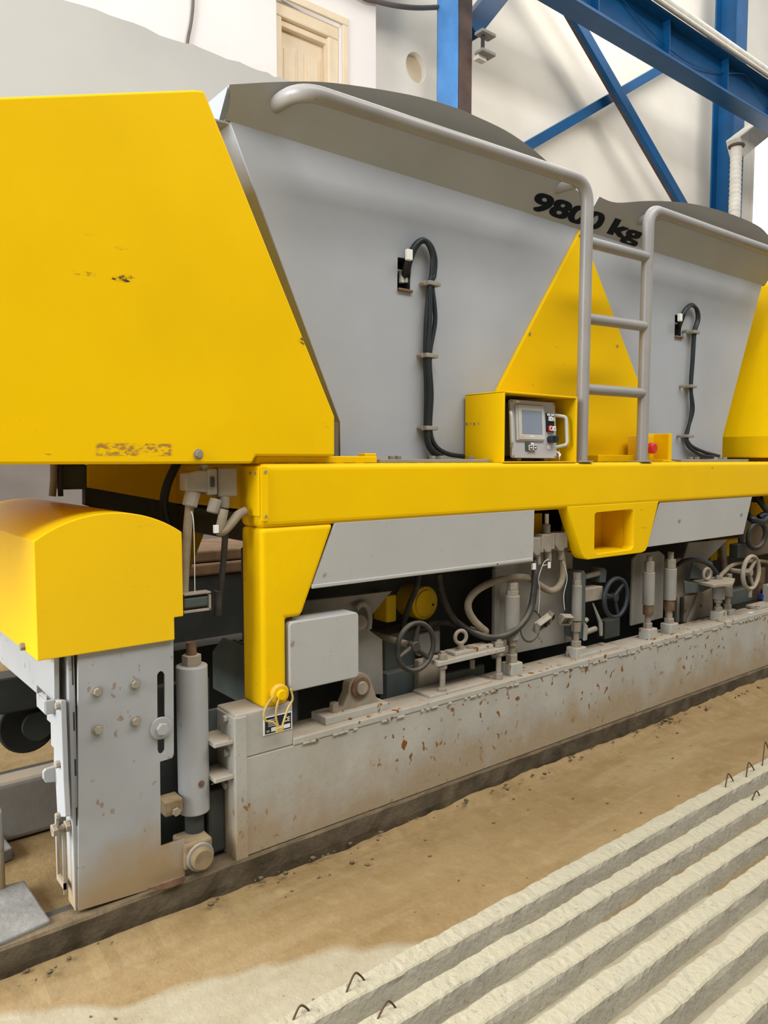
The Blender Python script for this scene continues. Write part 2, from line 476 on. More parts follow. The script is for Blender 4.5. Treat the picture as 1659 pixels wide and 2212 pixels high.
# door recessed in the opening
dr = box('door_1', d0.x + 0.0, d1.x, YW1 + 0.20, YW1 + 0.24, DZ - 2.35, DZ - 0.02, DOORM, bevel=0.004)
tag(dr, 'cream panelled door high in the pale back wall', kind='structure')
for nm, a0, a1, b0, b1 in (('frame_top', d0.x, d1.x, DZ - 0.17, DZ), ('frame_jamb', d1.x - 0.17, d1.x, DZ - 2.35, DZ - 0.17), ('frame_jamb', d0.x, d0.x + 0.12, DZ - 2.35, DZ - 0.17)):
    box(nm, a0, a1, YW1 + 0.06, YW1 + 0.20, b0, b1, DOORM, dr, bevel=0.02)
box('frame_stop', d0.x + 0.1, d1.x - 0.15, YW1 + 0.12, YW1 + 0.20, DZ - 0.25, DZ - 0.17, DOORM, dr, bevel=0.012)
for nm, u in (('casing_top', 0), ('casing_side', 1)):
    if u == 0: box(nm, d0.x, d1.x + 0.09, YW1 - 0.03, YW1, DZ, DZ + 0.10, DOORM, dr, bevel=0.012)
    else: box(nm, d1.x, d1.x + 0.09, YW1 - 0.03, YW1, DZ - 2.35, DZ, DOORM, dr, bevel=0.012)
for i in range(2):
    w = (d1.x - d0.x - 0.30) / 2
    xa = d0.x + 0.12 + i * (w + 0.01)
    for z0, z1 in ((DZ - 1.25, DZ - 0.42), (DZ - 2.2, DZ - 1.35)):
        p = box('door_panel', xa + 0.05, xa + w - 0.05, YW1 + 0.185, YW1 + 0.20, z0, z1, DOORM, dr, bevel=0.01)
        box('moulding', xa + 0.09, xa + w - 0.09, YW1 + 0.172, YW1 + 0.186, z0 + 0.05, z1 - 0.05, DOORM, p, bevel=0.006)

# main back wall, set back behind the columns, with a round opening
hc = atY(899, 146, YW2)
xw_end = atY(1616, 400, YW2).x
circ = [(hc.x + 0.20 * math.cos(t * math.pi / 14), hc.z + 0.215 * math.sin(t * math.pi / 14)) for t in range(28)]
wb = holed('wall_back', [(xc - 0.3, 0), (xw_end, 0), (xw_end, 13), (xc - 0.3, 13)], [circ], 'y', YW2, YW2 + 0.3, WALLC)
tag(wb, 'cream back wall behind the blue bracing, with a round hole', kind='structure')
pl = cyl('round_plug', (hc.x, YW2 + 0.10, hc.z), (hc.x, YW2 + 0.2, hc.z), 0.23, DOORM, wb)
pl['label'] = 'tan plug recessed in the round hole'
# daylight window beyond the far column
wn = box('window_1', xw_end + 0.25, xw_end + 5.2, YW2 + 0.10, YW2 + 0.13, 1.5, 10.0, WIN, bevel=0)
tag(wn, 'bright daylight window beyond the far blue column', kind='structure')
for x in (xw_end + 0.2, xw_end + 1.9, xw_end + 3.6, xw_end + 5.2):
    box('window_mullion', x, x + 0.08, YW2, YW2 + 0.12, 1.5, 10.0, WALLC, wn, bevel=0.01)
for z in (1.45, 5.7, 9.95):
    box('window_transom', xw_end + 0.2, xw_end + 5.25, YW2, YW2 + 0.12, z, z + 0.08, WALLC, wn, bevel=0.01)
wr = holed('wall_back_right', [(xw_end + 0.01, 0), (xw_end + 12, 0), (xw_end + 12, 13), (xw_end + 0.01, 13)],
           [[(xw_end + 0.2, 1.45), (xw_end + 5.28, 1.45), (xw_end + 5.28, 10.03), (xw_end + 0.2, 10.03)]], 'y', YW2 + 0.02, YW2 + 0.3, WALLC)
tag(wr, 'cream back wall around the bright window beyond the far column', kind='structure')

wf = box('wall_front', -22, 34, -7.3, -7.0, 0, 11.0, material('far_side_wall', (0.14, 0.135, 0.13), 0.9, var=0.08, vscale=1.0), bevel=0)
tag(wf, 'plain hall wall behind the camera', kind='structure')
# lower partition wall with ragged top
YL = 6.5
zl = atY(383, 85, YL).z
xl_end = atY(860, 240, YL).x
top = []
x = xl_end
while x > -9:
    top.append((x, zl - 0.01 + R.uniform(-0.012, 0.018))); x -= R.uniform(0.05, 0.16)
lw = prism('wall_partition', [(-9, 2.1), (xl_end, 2.1)] + top + [(-9, zl)], 'y', YL, YL + 0.2, WALLL, bevel=0)
tag(lw, 'off-white partition wall with a ragged top edge behind the machine', kind='structure')
db = box('wall_partition_base', -9, xl_end, YL - 0.01, YL + 0.21, 0, 2.1, TAUPE, bevel=0)
tag(db, 'lower part of the partition wall, shade put in as darker taupe', kind='structure')

# ------------------------------------------------------------------ steelwork on the back wall
def hcolumn(px0, px1, py, yf, depth, label, ztop=12.5):
    a, b = atY(px0, py, yf), atY(px1, py, yf)
    t = empty('steel_column', ((a.x + b.x) / 2, yf + depth / 2, 0))
    box('front_flange', a.x, b.x, yf, yf + 0.03, 0, ztop, BRN if px1 < 1100 else BLUE, t)
    box('web', (a.x + b.x) / 2 - 0.012, (a.x + b.x) / 2 + 0.012, yf + 0.03, yf + depth - 0.03, 0, ztop, BLUE, t)
    box('rear_flange', a.x, b.x, yf + depth - 0.03, yf + depth, 0, ztop, BLUE, t)
    tag(t, label, 'column', 'blue steel columns of the hall')
    return t, a, b
YC = 7.9
c1, ca, cb = hcolumn(993, 1019, 200, YC, 0.48, 'blue steel column with a brown front flange, left of the bracing')
c2, cc, cd = hcolumn(1590, 1612, 150, YC, 0.48, 'far blue steel column at the right edge, beyond the bracing')
# left side of the near column, its lit face put in as lighter blue
box('side_plate', ca.x - 0.012, ca.x, YC + 0.03, YC + 0.46, 0, 12.5, material('lit_blue_steel_paint', (0.10, 0.30, 0.66), 0.35, var=0.15, vscale=2), c1)
# knee brace of the near column
k0, k1 = atY(1022, 60, YC + .05), atY(1170, -125, YC + .05)
def beam_between(name, p0, p1, w, d, mat, parent=None, **kw):
    p0, p1 = Vector(p0), Vector(p1)
    t = (p1 - p0).normalized(); n = Vector((0, 1, 0)); s = t.cross(n).normalized()
    bm = bmesh.new()
    q = []
    for p in (p0, p1):
        for a, b in ((-1, 0), (1, 0), (1, 1), (-1, 1)):
            q.append(bm.verts.new(p + s * (a * w / 2) + n * (b * d)))
    for f in ((0, 1, 2, 3), (7, 6, 5, 4), (0, 4, 5, 1), (1, 5, 6, 2), (2, 6, 7, 3), (3, 7, 4, 0)):
        bm.faces.new([q[i] for i in f])
    return from_bm(name, bm, mat, parent, **kw)
beam_between('knee_brace', k0, k1, 0.30, 0.2, BLUE, c1, bevel=0.01)
# crossed braces
YB = 8.30
for p, q, w, lab in (((1222, -8), (1482, 445), 0.20, 'blue diagonal brace falling to the right across the back wall'),
                     ((1130, 322), (1604, 47), 0.165, 'blue diagonal brace rising to the right across the back wall')):
    y = YB if w > 0.17 else YB + 0.2
    P_, Q_ = atY(*p, y), atY(*q, y)
    lo_, hi_ = ((.30, .22) if w > 0.17 else (.20, .0))
    o = beam_between('cross_brace', P_ - (Q_ - P_) * lo_, Q_ + (Q_ - P_) * hi_, w, 0.09, BLUE, bevel=0.006)
    tag(o, lab, 'brace', 'crossed wind braces')
    if w > 0.17:
        P_, Q_ = atY(p[0] - 7, p[1], y + 0.02), atY(q[0] - 7, q[1], y + 0.02)
        beam_between('brace_flange', P_ - (Q_ - P_) * lo_, Q_ + (Q_ - P_) * hi_, 0.05, 0.14, BRN, o)
# crane runway beam with its rail and cable pipe
YR = 7.0
e0, e1 = atY(1444, 126, YR), atY(1591, 210, YR)
zb = (e0.z + e1.z) / 2
xb0, xb1 = atY(1180, 0, YR).x - 3.0, atY(1659, 240, YR).x + 8
cr = empty('crane_runway_beam', ((xb0 + xb1) / 2, YR + 0.15, zb))
tag(cr, 'blue overhead crane runway beam with a pale pipe along its top', 'crane beam')
box('bottom_flange', xb0, xb1, YR, YR + 0.34, zb, zb + 0.05, BLUE, cr, bevel=0.005)
box('web', xb0, xb1, YR + 0.15, YR + 0.18, zb + 0.05, zb + 0.62, BLUE, cr, bevel=0.005)
box('top_flange', xb0, xb1, YR - 0.02, YR + 0.36, zb + 0.62, zb + 0.67, BLUE, cr, bevel=0.005)
tube('cable_pipe', [(xb0, YR - 0.10, zb + 0.70), (xb1, YR - 0.10, zb + 0.70)], 0.075, GALV, cr)
tube('conductor_rail', [(xb0, YR - 0.16, zb + 0.60), (xb1, YR - 0.16, zb + 0.60)], 0.03, GALV, cr)
x = xb0 + 0.4
while x < xb1:
    box('web_stiffener', x, x + 0.02, YR + 0.02, YR + 0.15, zb + 0.05, zb + 0.62, BLUE, cr); x += 1.9
ca0, ca1 = atY(1330, 8, YR).x, atY(1659, 200, YR).x + 2
tube('hanging_cable', smooth_path([(ca0 + (ca1 - ca0) * t, YR + .1, zb + .62 - .42 * abs(math.sin(t * 5.2))) for t in [k / 26 for k in range(27)]], 3), 0.009, BLUE, cr, seg=6)
g = atY(1410, 10, YR - 0.2)
box('pipe_clamp', g.x - 0.35, g.x + 0.25, YR - 0.22, YR - 0.16, zb + 0.80, zb + 0.85, BRN, cr)
# console bracket on the near column
h = atY(1045, 100, YC - 0.2)
br = empty('wall_bracket', (h.x, YC - 0.2, h.z - 0.2))
tag(br, 'small grey steel H bracket sticking out beside the near blue column', 'bracket')
box('upper_flange', atY(1036, 80, YC - 0.2).x, atY(1065, 80, YC - 0.2).x, YC - 0.26, YC - 0.1, h.z + 0.16, h.z + 0.20, GRYD, br)
box('lower_flange', atY(1036, 80, YC - 0.2).x, atY(1065, 80, YC - 0.2).x, YC - 0.26, YC - 0.1, h.z - 0.10, h.z - 0.06, GRYD, br)
box('web', h.x - 0.02, h.x + 0.02, YC - 0.2, YC - 0.16, h.z - 0.06, h.z + 0.16, DARK, br)
box('arm', cb.x - 0.03, h.x + 0.1, YC - 0.16, YC - 0.06, h.z - 0.16, h.z - 0.10, GALV, br)
# duct and downpipe at the far column
dpt = empty('roof_drain', (atY(1590, 400, 7.6).x, 7.6, 0))
tag(dpt, 'grey sloping duct joined to a pale corrugated downpipe at the far column', 'downpipe')
p0, p1 = atY(1604, 316, 7.6), atY(1690, 248, 7.6)
beam_between('sloping_duct', p0, p1 + (p1 - p0) * 1.5, 0.40, 0.3, GALV, dpt, bevel=0.02)
q = atY(1591, 318, 7.6)
bm = bmesh.new()
z = q.z; pts = [Vector((q.x, 7.6, z - 0.03 * i)) for i in range(int(q.z / 0.03))]
bm_tube(bm, pts, lambda t: 0.115 if int(t * 1000) % 6 < 3 else 0.105, 14)
auto(from_bm('downpipe', bm, GALV, dpt))
torus_bm = bmesh.new(); torus(torus_bm, (q.x, 7.6, q.z + 0.02), (0, 0, 1), 0.125, 0.03)
auto(from_bm('pipe_collar', torus_bm, BRN, dpt))
# cables on the pale wall
s = [atY(a, b, YW1 - 0.03) for a, b in ((424, -260), (418, -20), (414, 40), (407, 78), (404, 100))]
tag(tube('wall_cable', smooth_path(s, 6), 0.018, TAUPE, seg=8), 'thin dark cable hanging down the pale wall left of the door', 'cable')
s = [atY(a, b, YW1 - 0.05) for a, b in ((640, -110), (770, -14), (812, 2), (860, 13), (905, 17), (960, 15))]
tag(tube('wall_cable', smooth_path(s, 6), 0.035, TAUPE, seg=8), 'sagging grey cable under the top edge, left of the column', 'cable')

# =================================================================== CASTING BED AND RAILS
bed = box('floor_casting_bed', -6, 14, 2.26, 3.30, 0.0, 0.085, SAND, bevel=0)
tag(bed, 'raised sandy casting bed under the machine', kind='structure')
rl = empty('bed_rail', (3, 2.25, 0))
tag(rl, 'grimy dark steel rail at the near edge of the casting bed', 'rail')
bm = bmesh.new()
prev = None
n = 260
for i in range(n + 1):
    x = -4 + 16 * i / n
    prof = [(2.188 + R.uniform(-.004, .004), -0.01), (2.186 + R.uniform(-.004, .004), 0.05), (2.190 + R.uniform(-.002, .002), 0.106), (2.196, 0.1135), (2.262, 0.1135), (2.262, 0.02)]
    ring = [bm.verts.new((x, y, z)) for y, z in prof]
    if prev:
        for k in range(5): bm.faces.new((prev[k], prev[k + 1], ring[k + 1], ring[k]))
    prev = ring
from_bm('rail_body', bm, RAILM, rl)
box('running_strip', -4, 12, 2.272, 2.30, 0.08, 0.108, DARK, rl, bevel=0.002)
fr = empty('bed_rail', (3, 3.35, 0))
tag(fr, 'dark steel rail at the far edge of the casting bed, seen under the wheel cover', 'rail')
box('rail_body', -6, 14, 3.30, 3.42, 0.0, 0.10, RAILM, fr)
box('rail_head', -6, 14, 3.33, 3.39, 0.10, 0.15, DARK, fr, bevel=0.01)
# sand heaped against the rail
bm = bmesh.new(); prev = None
for i in range(321):
    x = -3 + 13 * i / 320
    hgt = 0.022 + 0.02 * min(1, max(0, (x - 1.0) / 3)) + 0.010 * math.sin(x * 3.1) + R.uniform(-.004, .006)
    wd = 0.10 + 0.05 * math.sin(x * 1.7 + 1) + R.uniform(-.015, .015)
    ring = [bm.verts.new((x, y, z)) for y, z in ((2.195, max(0.006, hgt)), (2.195 - wd * 0.4, max(0.004, hgt * 0.6 + R.uniform(-.002, .003))), (2.195 - wd, -0.002))]
    if prev:
        for k in range(2): bm.faces.new((prev[k], prev[k + 1], ring[k + 1], ring[k]))
    prev = ring
sd = from_bm('sand_drift', bm, SAND)
tag(sd, 'brown sand heaped along the foot of the near rail', 'sand', kind='stuff')
# crumbs and clods
bm = bmesh.new()
for i in range(230):
    x = R.uniform(0.3, 6.5); y = 2.185 - abs(R.gauss(0, 0.05)) - 0.005; r = R.choice((0.003, 0.004, 0.005, 0.007, 0.010))
    if i > 180: y = R.uniform(1.62, 2.1); r *= 0.5
    mt = Matrix.Translation((x, y, r * 0.5 + (0.03 if y > 2.12 else 0.0))) @ Matrix.Rotation(R.random() * 6, 4, 'Z') @ Matrix.Diagonal((r * R.uniform(.8, 1.8), r, r * 0.7, 1))
    bmesh.ops.create_icosphere(bm, subdivisions=1, radius=1.0, matrix=mt)
tag(from_bm('clods', bm, RAILM), 'dark crumbs of dirt scattered on the sand by the rail', 'dirt', kind='stuff')

# paving slab at the left behind the rail
q = [atZ(a, b, 0.125) for a, b in ((110, 1987), (53, 1900), (-120, 1945), (-120, 2080), (0, 2036))]
q = [(p.x, p.y) for p in q]
tag(prism('paving_slab', q, 'z', 0.085, 0.125, SLAB, bevel=0.006), 'grey concrete slab lying on the bed at the left edge', 'slab')
q = [(p.x, p.y) for p in (atZ(a, b, 0.13) for a, b in ((28, 1830), (0, 1795), (-120, 1850), (-120, 1890), (0, 1842)))]
tag(prism('paving_slab', q, 'z', 0.085, 0.13, SLAB, bevel=0.006), 'pale slab corner at the left edge, behind the larger slab', 'slab')
# white chip on the beam is added with the machine

# =================================================================== CONCRETE JOISTS IN THE FOREGROUND
def joist(far, near, zt, label, loops):
    t = empty('concrete_joist', (3.5, (far + near) / 2, 0))
    tag(t, label, 'joist', 'cast concrete joists laid side by side')
    bm = bmesh.new(); prev = None
    x = -1.2
    dz = dn = df = 0.0
    while x < 8.6:
        st = R.uniform(0.010, 0.026) if x < 4.5 else 0.03
        dz = 0.75 * dz + R.uniform(-.0014, .0014); dn = 0.6 * dn + R.uniform(-.0024, .0024); df = 0.6 * df + R.uniform(-.0032, .0032)
        w = far - near
        prof = [(near - 0.012, -0.002), (near - 0.008 , 0.02), (near - 0.003, 0.044), (near + dn, zt - 0.004 + dz * .5),
                (near + 0.006 + dn, zt + dz * .6), (near + w * .35, zt + 0.001 + dz * .5 + R.uniform(-.0013, .0013)), (near + w * .68, zt + 0.001 + dz * .5 + R.uniform(-.0013, .0013)),
                (far - 0.006 + df, zt + dz * .8), (far + df, zt - 0.005 + dz), (far + 0.004, 0.03), (far + 0.012, -0.002)]
        ring = [bm.verts.new((x, y, z)) for y, z in prof]
        if prev:
            for k in range(len(prof) - 1): bm.faces.new((prev[k], ring[k], ring[k + 1], prev[k + 1]))
        prev = ring; x += st
    from_bm('stem', bm, CONC, t)
    for (ax, ay), (tx, ty), (bx, by) in loops:
        a = atZ(ax, ay, zt - 0.01); b = atZ(bx, by, zt - 0.01)
        y = (a.y + b.y) / 2
        c = atY(tx, ty, y)
        pts = smooth_path([a, a.lerp(c, 0.6) + Vector((-.002, 0, .004)), c, c.lerp(b, 0.5) + Vector((.002, 0, .003)), b], 6)
        tube('wire_loop', pts, 0.0028, WIRE, t, seg=7)
edges = [1.559, 1.425, 1.2905, 1.157, 1.0245, 0.89, 0.757, 0.624]
loops = {0: [((630, 2212), (650, 2172), (672, 2190)), ((744, 2155), (768, 2102), (790, 2122)),
             ((1566, 1707), (1573, 1671), (1586, 1692)), ((1611, 1685), (1617, 1647), (1631, 1667)), ((1646, 1661), (1653, 1603), (1664, 1630))],
         1: [((811, 2212), (838, 2163), (858, 2183)), ((1622, 1736), (1634, 1709), (1642, 1723))]}
place = ['farthest concrete joist, bordering the sand, with rusty wire loops', 'second concrete joist from the sand, with two rusty wire loops',
         'third concrete joist from the sand', 'fourth concrete joist from the sand', 'fifth concrete joist from the sand',
         'sixth concrete joist from the sand, in the lower right corner', 'seventh concrete joist from the sand, at the lower right corner', 'nearest concrete joist, cut by the lower right corner']
for i, f in enumerate(edges[:7]):
    joist(f, f - 0.067, 0.06, place[i], loops.get(i, []))
# sand in the troughs is the floor itself

# =================================================================== THE MACHINE
MX = 6.48                                        # mirror plane at X = 3.24
M = empty('slab_casting_machine', (3.24, 2.75, 0.115))
tag(M, 'large yellow and grey concrete slab casting machine standing on the bed rails', 'machine')

# ---- long grey base beam
base = box('base_beam', 1.125, 5.355, 2.20, 2.34, 0.115, 0.454, GRYR, M, bevel=0.004)
base['label'] = 'rust-spotted grey box beam'
box('beam_cap', 1.345, 5.135, 2.197, 2.343, 0.452, 0.478, GRYR, base, bevel=0.004)
for s in (0, 1):
    a, b = (1.125, 1.345) if s == 0 else (5.135, 5.355)
    box('end_block', a, b, 2.20, 2.34, 0.454, 0.609, GRYR, base, bevel=0.006)
box('end_plate', 1.119, 1.165, 2.196, 2.336, 0.108, 0.600, GRYR, base, bevel=0.004)
bm = bmesh.new()
for i in range(150):
    x = 1.36 + i * 0.025 + R.uniform(-.006, .006)
    if R.random() < 0.55: continue
    bm_box(bm, x, x + R.uniform(.012, .045), 2.1925, 2.199, 0.4475 + R.uniform(-.002, .002), 0.455)
tag(from_bm('weld_bead', bm, GRYR, base, bevel=0.002), kind='stuff')
# nameplate
pz = [atY(a, b, 2.2) for a, b in ((568, 1551), (630, 1536), (628, 1574), (567, 1590))]
npx0, npx1, npz0, npz1 = pz[0].x, pz[1].x, pz[3].z, pz[0].z
npl = box('nameplate', npx0, npx1, 2.197, 2.2005, npz0, npz1, WHT, M, bevel=0.001, label='black and white riveted nameplate')
W_, H_ = npx1 - npx0, npz1 - npz0
def pr(nm, u0, u1, v0, v1, mat, y=2.1965):
    return box(nm, npx0 + W_ * u0, npx0 + W_ * u1, y, 2.1975, npz0 + H_ * v0, npz0 + H_ * v1, mat, npl, bevel=0)
pr('black_field', 0.05, 0.96, 0.06, 0.96, PLATE)
pr('white_field', 0.26, 0.92, 0.14, 0.36, WHT, 2.196)
for k in range(5): pr('print_line', 0.16, 0.16 + R.uniform(.2, .42), 0.45 + k * 0.09, 0.475 + k * 0.09, WHT, 2.196)
for u in (0.35, 0.40, 0.43): pr('print_line', 0.10, 0.20, u - 0.2, u - 0.185, WHT, 2.196)
text_mesh('ce_mark', 'CE', 0.022, WHT, npl, (npx0 + W_ * 0.68, 2.196, npz0 + H_ * 0.52), (1, 0, 0), (0, 0, 1), bold=0.0006)


# ---- yellow gantry: two legs, long top beam, lifting pocket
sl = XZ([(722, 1131), (657, 1318)], 2.2)
dxl = (sl[0][0] - sl[1][0]) / (sl[0][1] - sl[1][1])
leg_pts = [(1.228, 0.605), (1.322, 0.605), (1.322, 0.905), (sl[0][0] - dxl * (sl[0][1] - 0.905), 0.905), sl[0], (1.228, sl[0][1])]
for s in (0, 1):
    p = leg_pts if s == 0 else [(MX - x + .12, z) for x, z in leg_pts]
    lg = prism('gantry_leg', p, 'y', 2.20, 2.342, YELW, M, bevel=0.016, seg=4)
    lg['label'] = 'worn yellow leg'
tb = box('top_beam', 1.226, 5.254, 2.198, 2.345, 1.220, 1.437, YEL, M, bevel=0.022, seg=4)
tb['label'] = 'long yellow box beam'
# row of short welds along the beam top
xw = 1.30
while xw < 5.1:
    L = R.uniform(0.045, 0.075)
    box('weld_slot', xw, xw + L, 2.222, 2.2235, 1.4355, 1.4385, RUSTY, tb, bevel=0); xw += L + R.uniform(.028, .05)
# end cover on the beam end
ep = XZ([(517, 1010), (545, 1008), (553, 1022), (553, 1132), (546, 1146), (536, 1146)], 2.2)
ec = prism('end_cover', [(1.2255, 1.245), (1.248, 1.245), (1.254, 1.258), (1.254, 1.415), (1.248, 1.428), (1.2255, 1.428)], 'y', 2.193, 2.199, YELW, tb, bevel=0.002)
box('end_cover', 1.2185, 1.2255, 2.197, 2.33, 1.262, 1.428, YELW, tb, bevel=0.002)
for a, b in ((0.0, 1.41), (0.0, 1.262)):
    cyl('cover_screw', (1.243, 2.194, b), (1.243, 2.190, b), 0.005, BOLT, ec, seg=10)
for y in (2.215, 2.25):
    cyl('cover_screw', (1.219, y, 1.405), (1.216, y, 1.405), 0.005, BOLT, tb, seg=10)
# lifting pocket
out = XZ([(1225, 1094), (1256, 1195), (1262, 1206), (1270, 1209), (1386, 1194), (1394, 1190), (1399, 1180), (1423, 1082)], 2.2)
ho = XZ([(1285, 1112), (1289, 1107), (1362, 1100), (1368, 1104), (1368, 1180), (1363, 1187), (1290, 1196), (1284, 1190)], 2.2)
pk = holed('lifting_pocket', out, [ho], 'y', 2.199, 2.262, YEL, M, bevel=0.004)
xs = [a for a, b in ho]; zs = [b for a, b in ho]
x0, x1, z0, z1 = min(xs) - .004, max(xs) + .004, min(zs) - .004, max(zs) + .004
bm = bmesh.new()
bm_box(bm, x0, x0 + .005, 2.26, 2.40, z0, z1); bm_box(bm, x1 - .005, x1, 2.26, 2.40, z0, z1)
bm_box(bm, x0, x1, 2.26, 2.40, z0, z0 + .005); bm_box(bm, x0, x1, 2.26, 2.40, z1 - .005, z1)
from_bm('pocket_liner', bm, YEL, pk)
xm = (x0 + x1) / 2
prism('pocket_back', [(x0, z0), (x1, z0), (x1, z1), (xm + .03, z1), (xm + .025, z1 - .05), (xm - .005, z1), (x0, z1)], 'y', 2.395, 2.40, YEL, pk, bevel=0)
# grey skirt panels below the beam
sk = prism('skirt_panel', XZ([(724, 1129), (1155, 1101), (1152, 1214), (673, 1271)], 2.203), 'y', 2.203, 2.215, GRYP, M, bevel=0.003)
for a, b in ((701, 1240), (1073, 1219)): bolt_front('panel_screw', a, b, 2.203, 0.006, BOLT, sk, False, 0.005)
box('panel_hem', *[v for v in (atY(674, 1269, 2.2).x, atY(1150, 1212, 2.2).x)], 2.198, 2.21, atY(673, 1271, 2.2).z - .002, atY(673, 1271, 2.2).z + .012, GRYP, sk, bevel=0.003)
sk2 = prism('skirt_panel', XZ([(1426, 1086), (1625, 1073), (1606, 1154), (1398, 1182)], 2.205), 'y', 2.205, 2.215, GRYP, M, bevel=0.003)
for a, b in ((1467, 1124), (1601, 1111)): bolt_front('panel_screw', a, b, 2.205, 0.009, BOLT, sk2, False, 0.006)

# ---- hoppers
YH = 2.45; ZK = 2.627; KT = 0.8
def hole_px(p): return XZ(p, YH)
h1 = hole_px([(859, 555), (889, 560), (888, 632), (858, 628)]); h2 = hole_px([(1458, 679), (1474, 683), (1473, 732), (1457, 729)])
f1 = [(1.264, ZK), (3.24, ZK), (2.62, 1.78), (2.62, 1.437), (1.728, 1.437), (1.728, 1.60)]
wall1 = holed('hopper_front', f1, [h1], 'y', YH, YH + 0.012, GRY, M)
f2 = [(MX - x, z) for x, z in f1][::-1]
wall2 = holed('hopper_front', f2, [h2], 'y', YH, YH + 0.012, GRY, M)
for (hh, wl_) in ((h1, wall1), (h2, wall2)):
    xs = [a for a, b in hh]; zs = [b for a, b in hh]
    bm = bmesh.new()
    bm_box(bm, min(xs) - .01, max(xs) + .01, YH + .10, YH + .105, min(zs) - .01, max(zs) + .01)
    bm_box(bm, min(xs) - .008, min(xs), YH + .01, YH + .10, min(zs), max(zs)); bm_box(bm, max(xs), max(xs) + .008, YH + .01, YH + .10, min(zs), max(zs))
    bm_box(bm, min(xs), max(xs), YH + .01, YH + .10, min(zs) - .006, min(zs)); bm_box(bm, min(xs), max(xs), YH + .01, YH + .10, max(zs), max(zs) + .006)
    from_bm('sensor_recess', bm, DARK, wl_)
    box('rusty_sill', min(xs), max(xs), YH - .012, YH + .05, min(zs), min(zs) + .012, RUSTY, wl_)
    box('sensor_shelf', min(xs), max(xs), YH + .01, YH + .06, min(zs) + .085, min(zs) + .093, GRYD, wl_)
def band(name, rim, mirror=False):
    bm = bmesh.new()
    def P(x, z, off=0.0):
        return (x, YH - KT * (z - ZK) + off, z)
    A = [bm.verts.new(P(x, ZK)) for x, z in rim]; B = [bm.verts.new(P(x, z)) for x, z in rim]
    A2 = [bm.verts.new(P(x, ZK, .012)) for x, z in rim]; B2 = [bm.verts.new(P(x, z, .012)) for x, z in rim]
    n = len(rim)
    for i in range(n - 1):
        bm.faces.new((A[i], A[i + 1], B[i + 1], B[i])); bm.faces.new((A2[i + 1], A2[i], B2[i], B2[i + 1])); bm.faces.new((B[i], B[i + 1], B2[i + 1], B2[i]))
    bm.faces.new((A[0], B[0], B2[0], A2[0])); bm.faces.new((A[-1], A2[-1], B2[-1], B[-1]))
    return from_bm(name, bm, GRY, M)
def dense(rim, n=6):
    return [(p.x, p.y) for p in smooth_path([(a, b, 0) for a, b in rim], n)]
r1 = dense([(1.228, 2.714), (1.426, 2.767), (1.617, 2.807), (1.938, 2.848), (2.158, 2.861), (2.26, 2.861), (2.513, 2.851), (2.797, 2.810), (3.241, 2.720)])
bd1 = band('hopper_rim_band', [(1.246, ZK + 0.05)] + r1)
bd1['label'] = 'outward-leaning arched grey rim'
r2 = dense([(3.241, 2.762), (3.386, 2.763), (3.623, 2.811), (3.934, 2.855), (4.293, 2.877), (4.679, 2.878), (4.884, 2.856), (5.1, 2.81), (5.25, 2.73)])
bd2 = band('hopper_rim_band', r2)
# slanting sides, rear and inner walls
def side(xa, za, xb, zb, lab, yb=3.15):
    bm = bmesh.new()
    q = []
    for (x, z) in ((xb, zb), (xa, za)):
        yf = YH + .0122 if z <= ZK else YH + .0122 - KT * (z - ZK)
        q.append((x, yf, z)); q.append((x, yb, z))
    v = [bm.verts.new(p) for p in q] + [bm.verts.new((p[0] + 0.01, p[1], p[2])) for p in q]
    for f in ((0, 1, 3, 2), (4, 6, 7, 5), (0, 2, 6, 4), (1, 5, 7, 3), (2, 3, 7, 6), (0, 4, 5, 1)):
        bm.faces.new([v[i] for i in f])
    return from_bm(lab, bm, GRY, M)
side(1.228, 2.714, 1.264, ZK, 'hopper_side_rim'); side(1.264, ZK, 1.728, 1.60, 'hopper_side'); side(1.728, 1.60, 1.728, 1.437, 'hopper_throat_side')
side(5.216, ZK, 4.752, 1.60, 'hopper_side'); side(4.752, 1.60, 4.752, 1.437, 'hopper_throat_side'); side(5.25, 2.73, 5.216, ZK, 'hopper_side_rim')
prism('hopper_rear', [(1.264, 2.72), (5.75, 2.72), (5.75, 2.2), (4.752, 1.60), (4.752, 1.437), (1.728, 1.437), (1.728, 1.60)], 'y', 3.14, 3.15, GRY, M, bevel=0)
# yellow triangular cover between the hoppers
tri = XZ([(1252, 497), (1070, 845), (1070, 996), (1392, 994), (1391, 866)], 2.44)
za = atY(1252, 497, 2.44)
tr = prism('triangle_cover', [(za.x, za.z), (tri[1][0], tri[1][1]), (tri[1][0], 1.44), (tri[4][0], 1.44), (tri[4][0], tri[4][1])], 'y', 2.428, 2.449, YEL, M, bevel=0.003)
tr['label'] = 'flat yellow triangular plate'
for a, b in ((1252, 508), (1144, 721), (1333, 747)): bolt_front('plate_screw', a, b, 2.428, 0.008, BOLT, tr, False, 0.005)
box('cover_foot', atY(1275, 980, 2.41).x, atY(1372, 980, 2.41).x, 2.36, 2.43, 1.437, 1.475, YEL, tr, bevel=0.004)
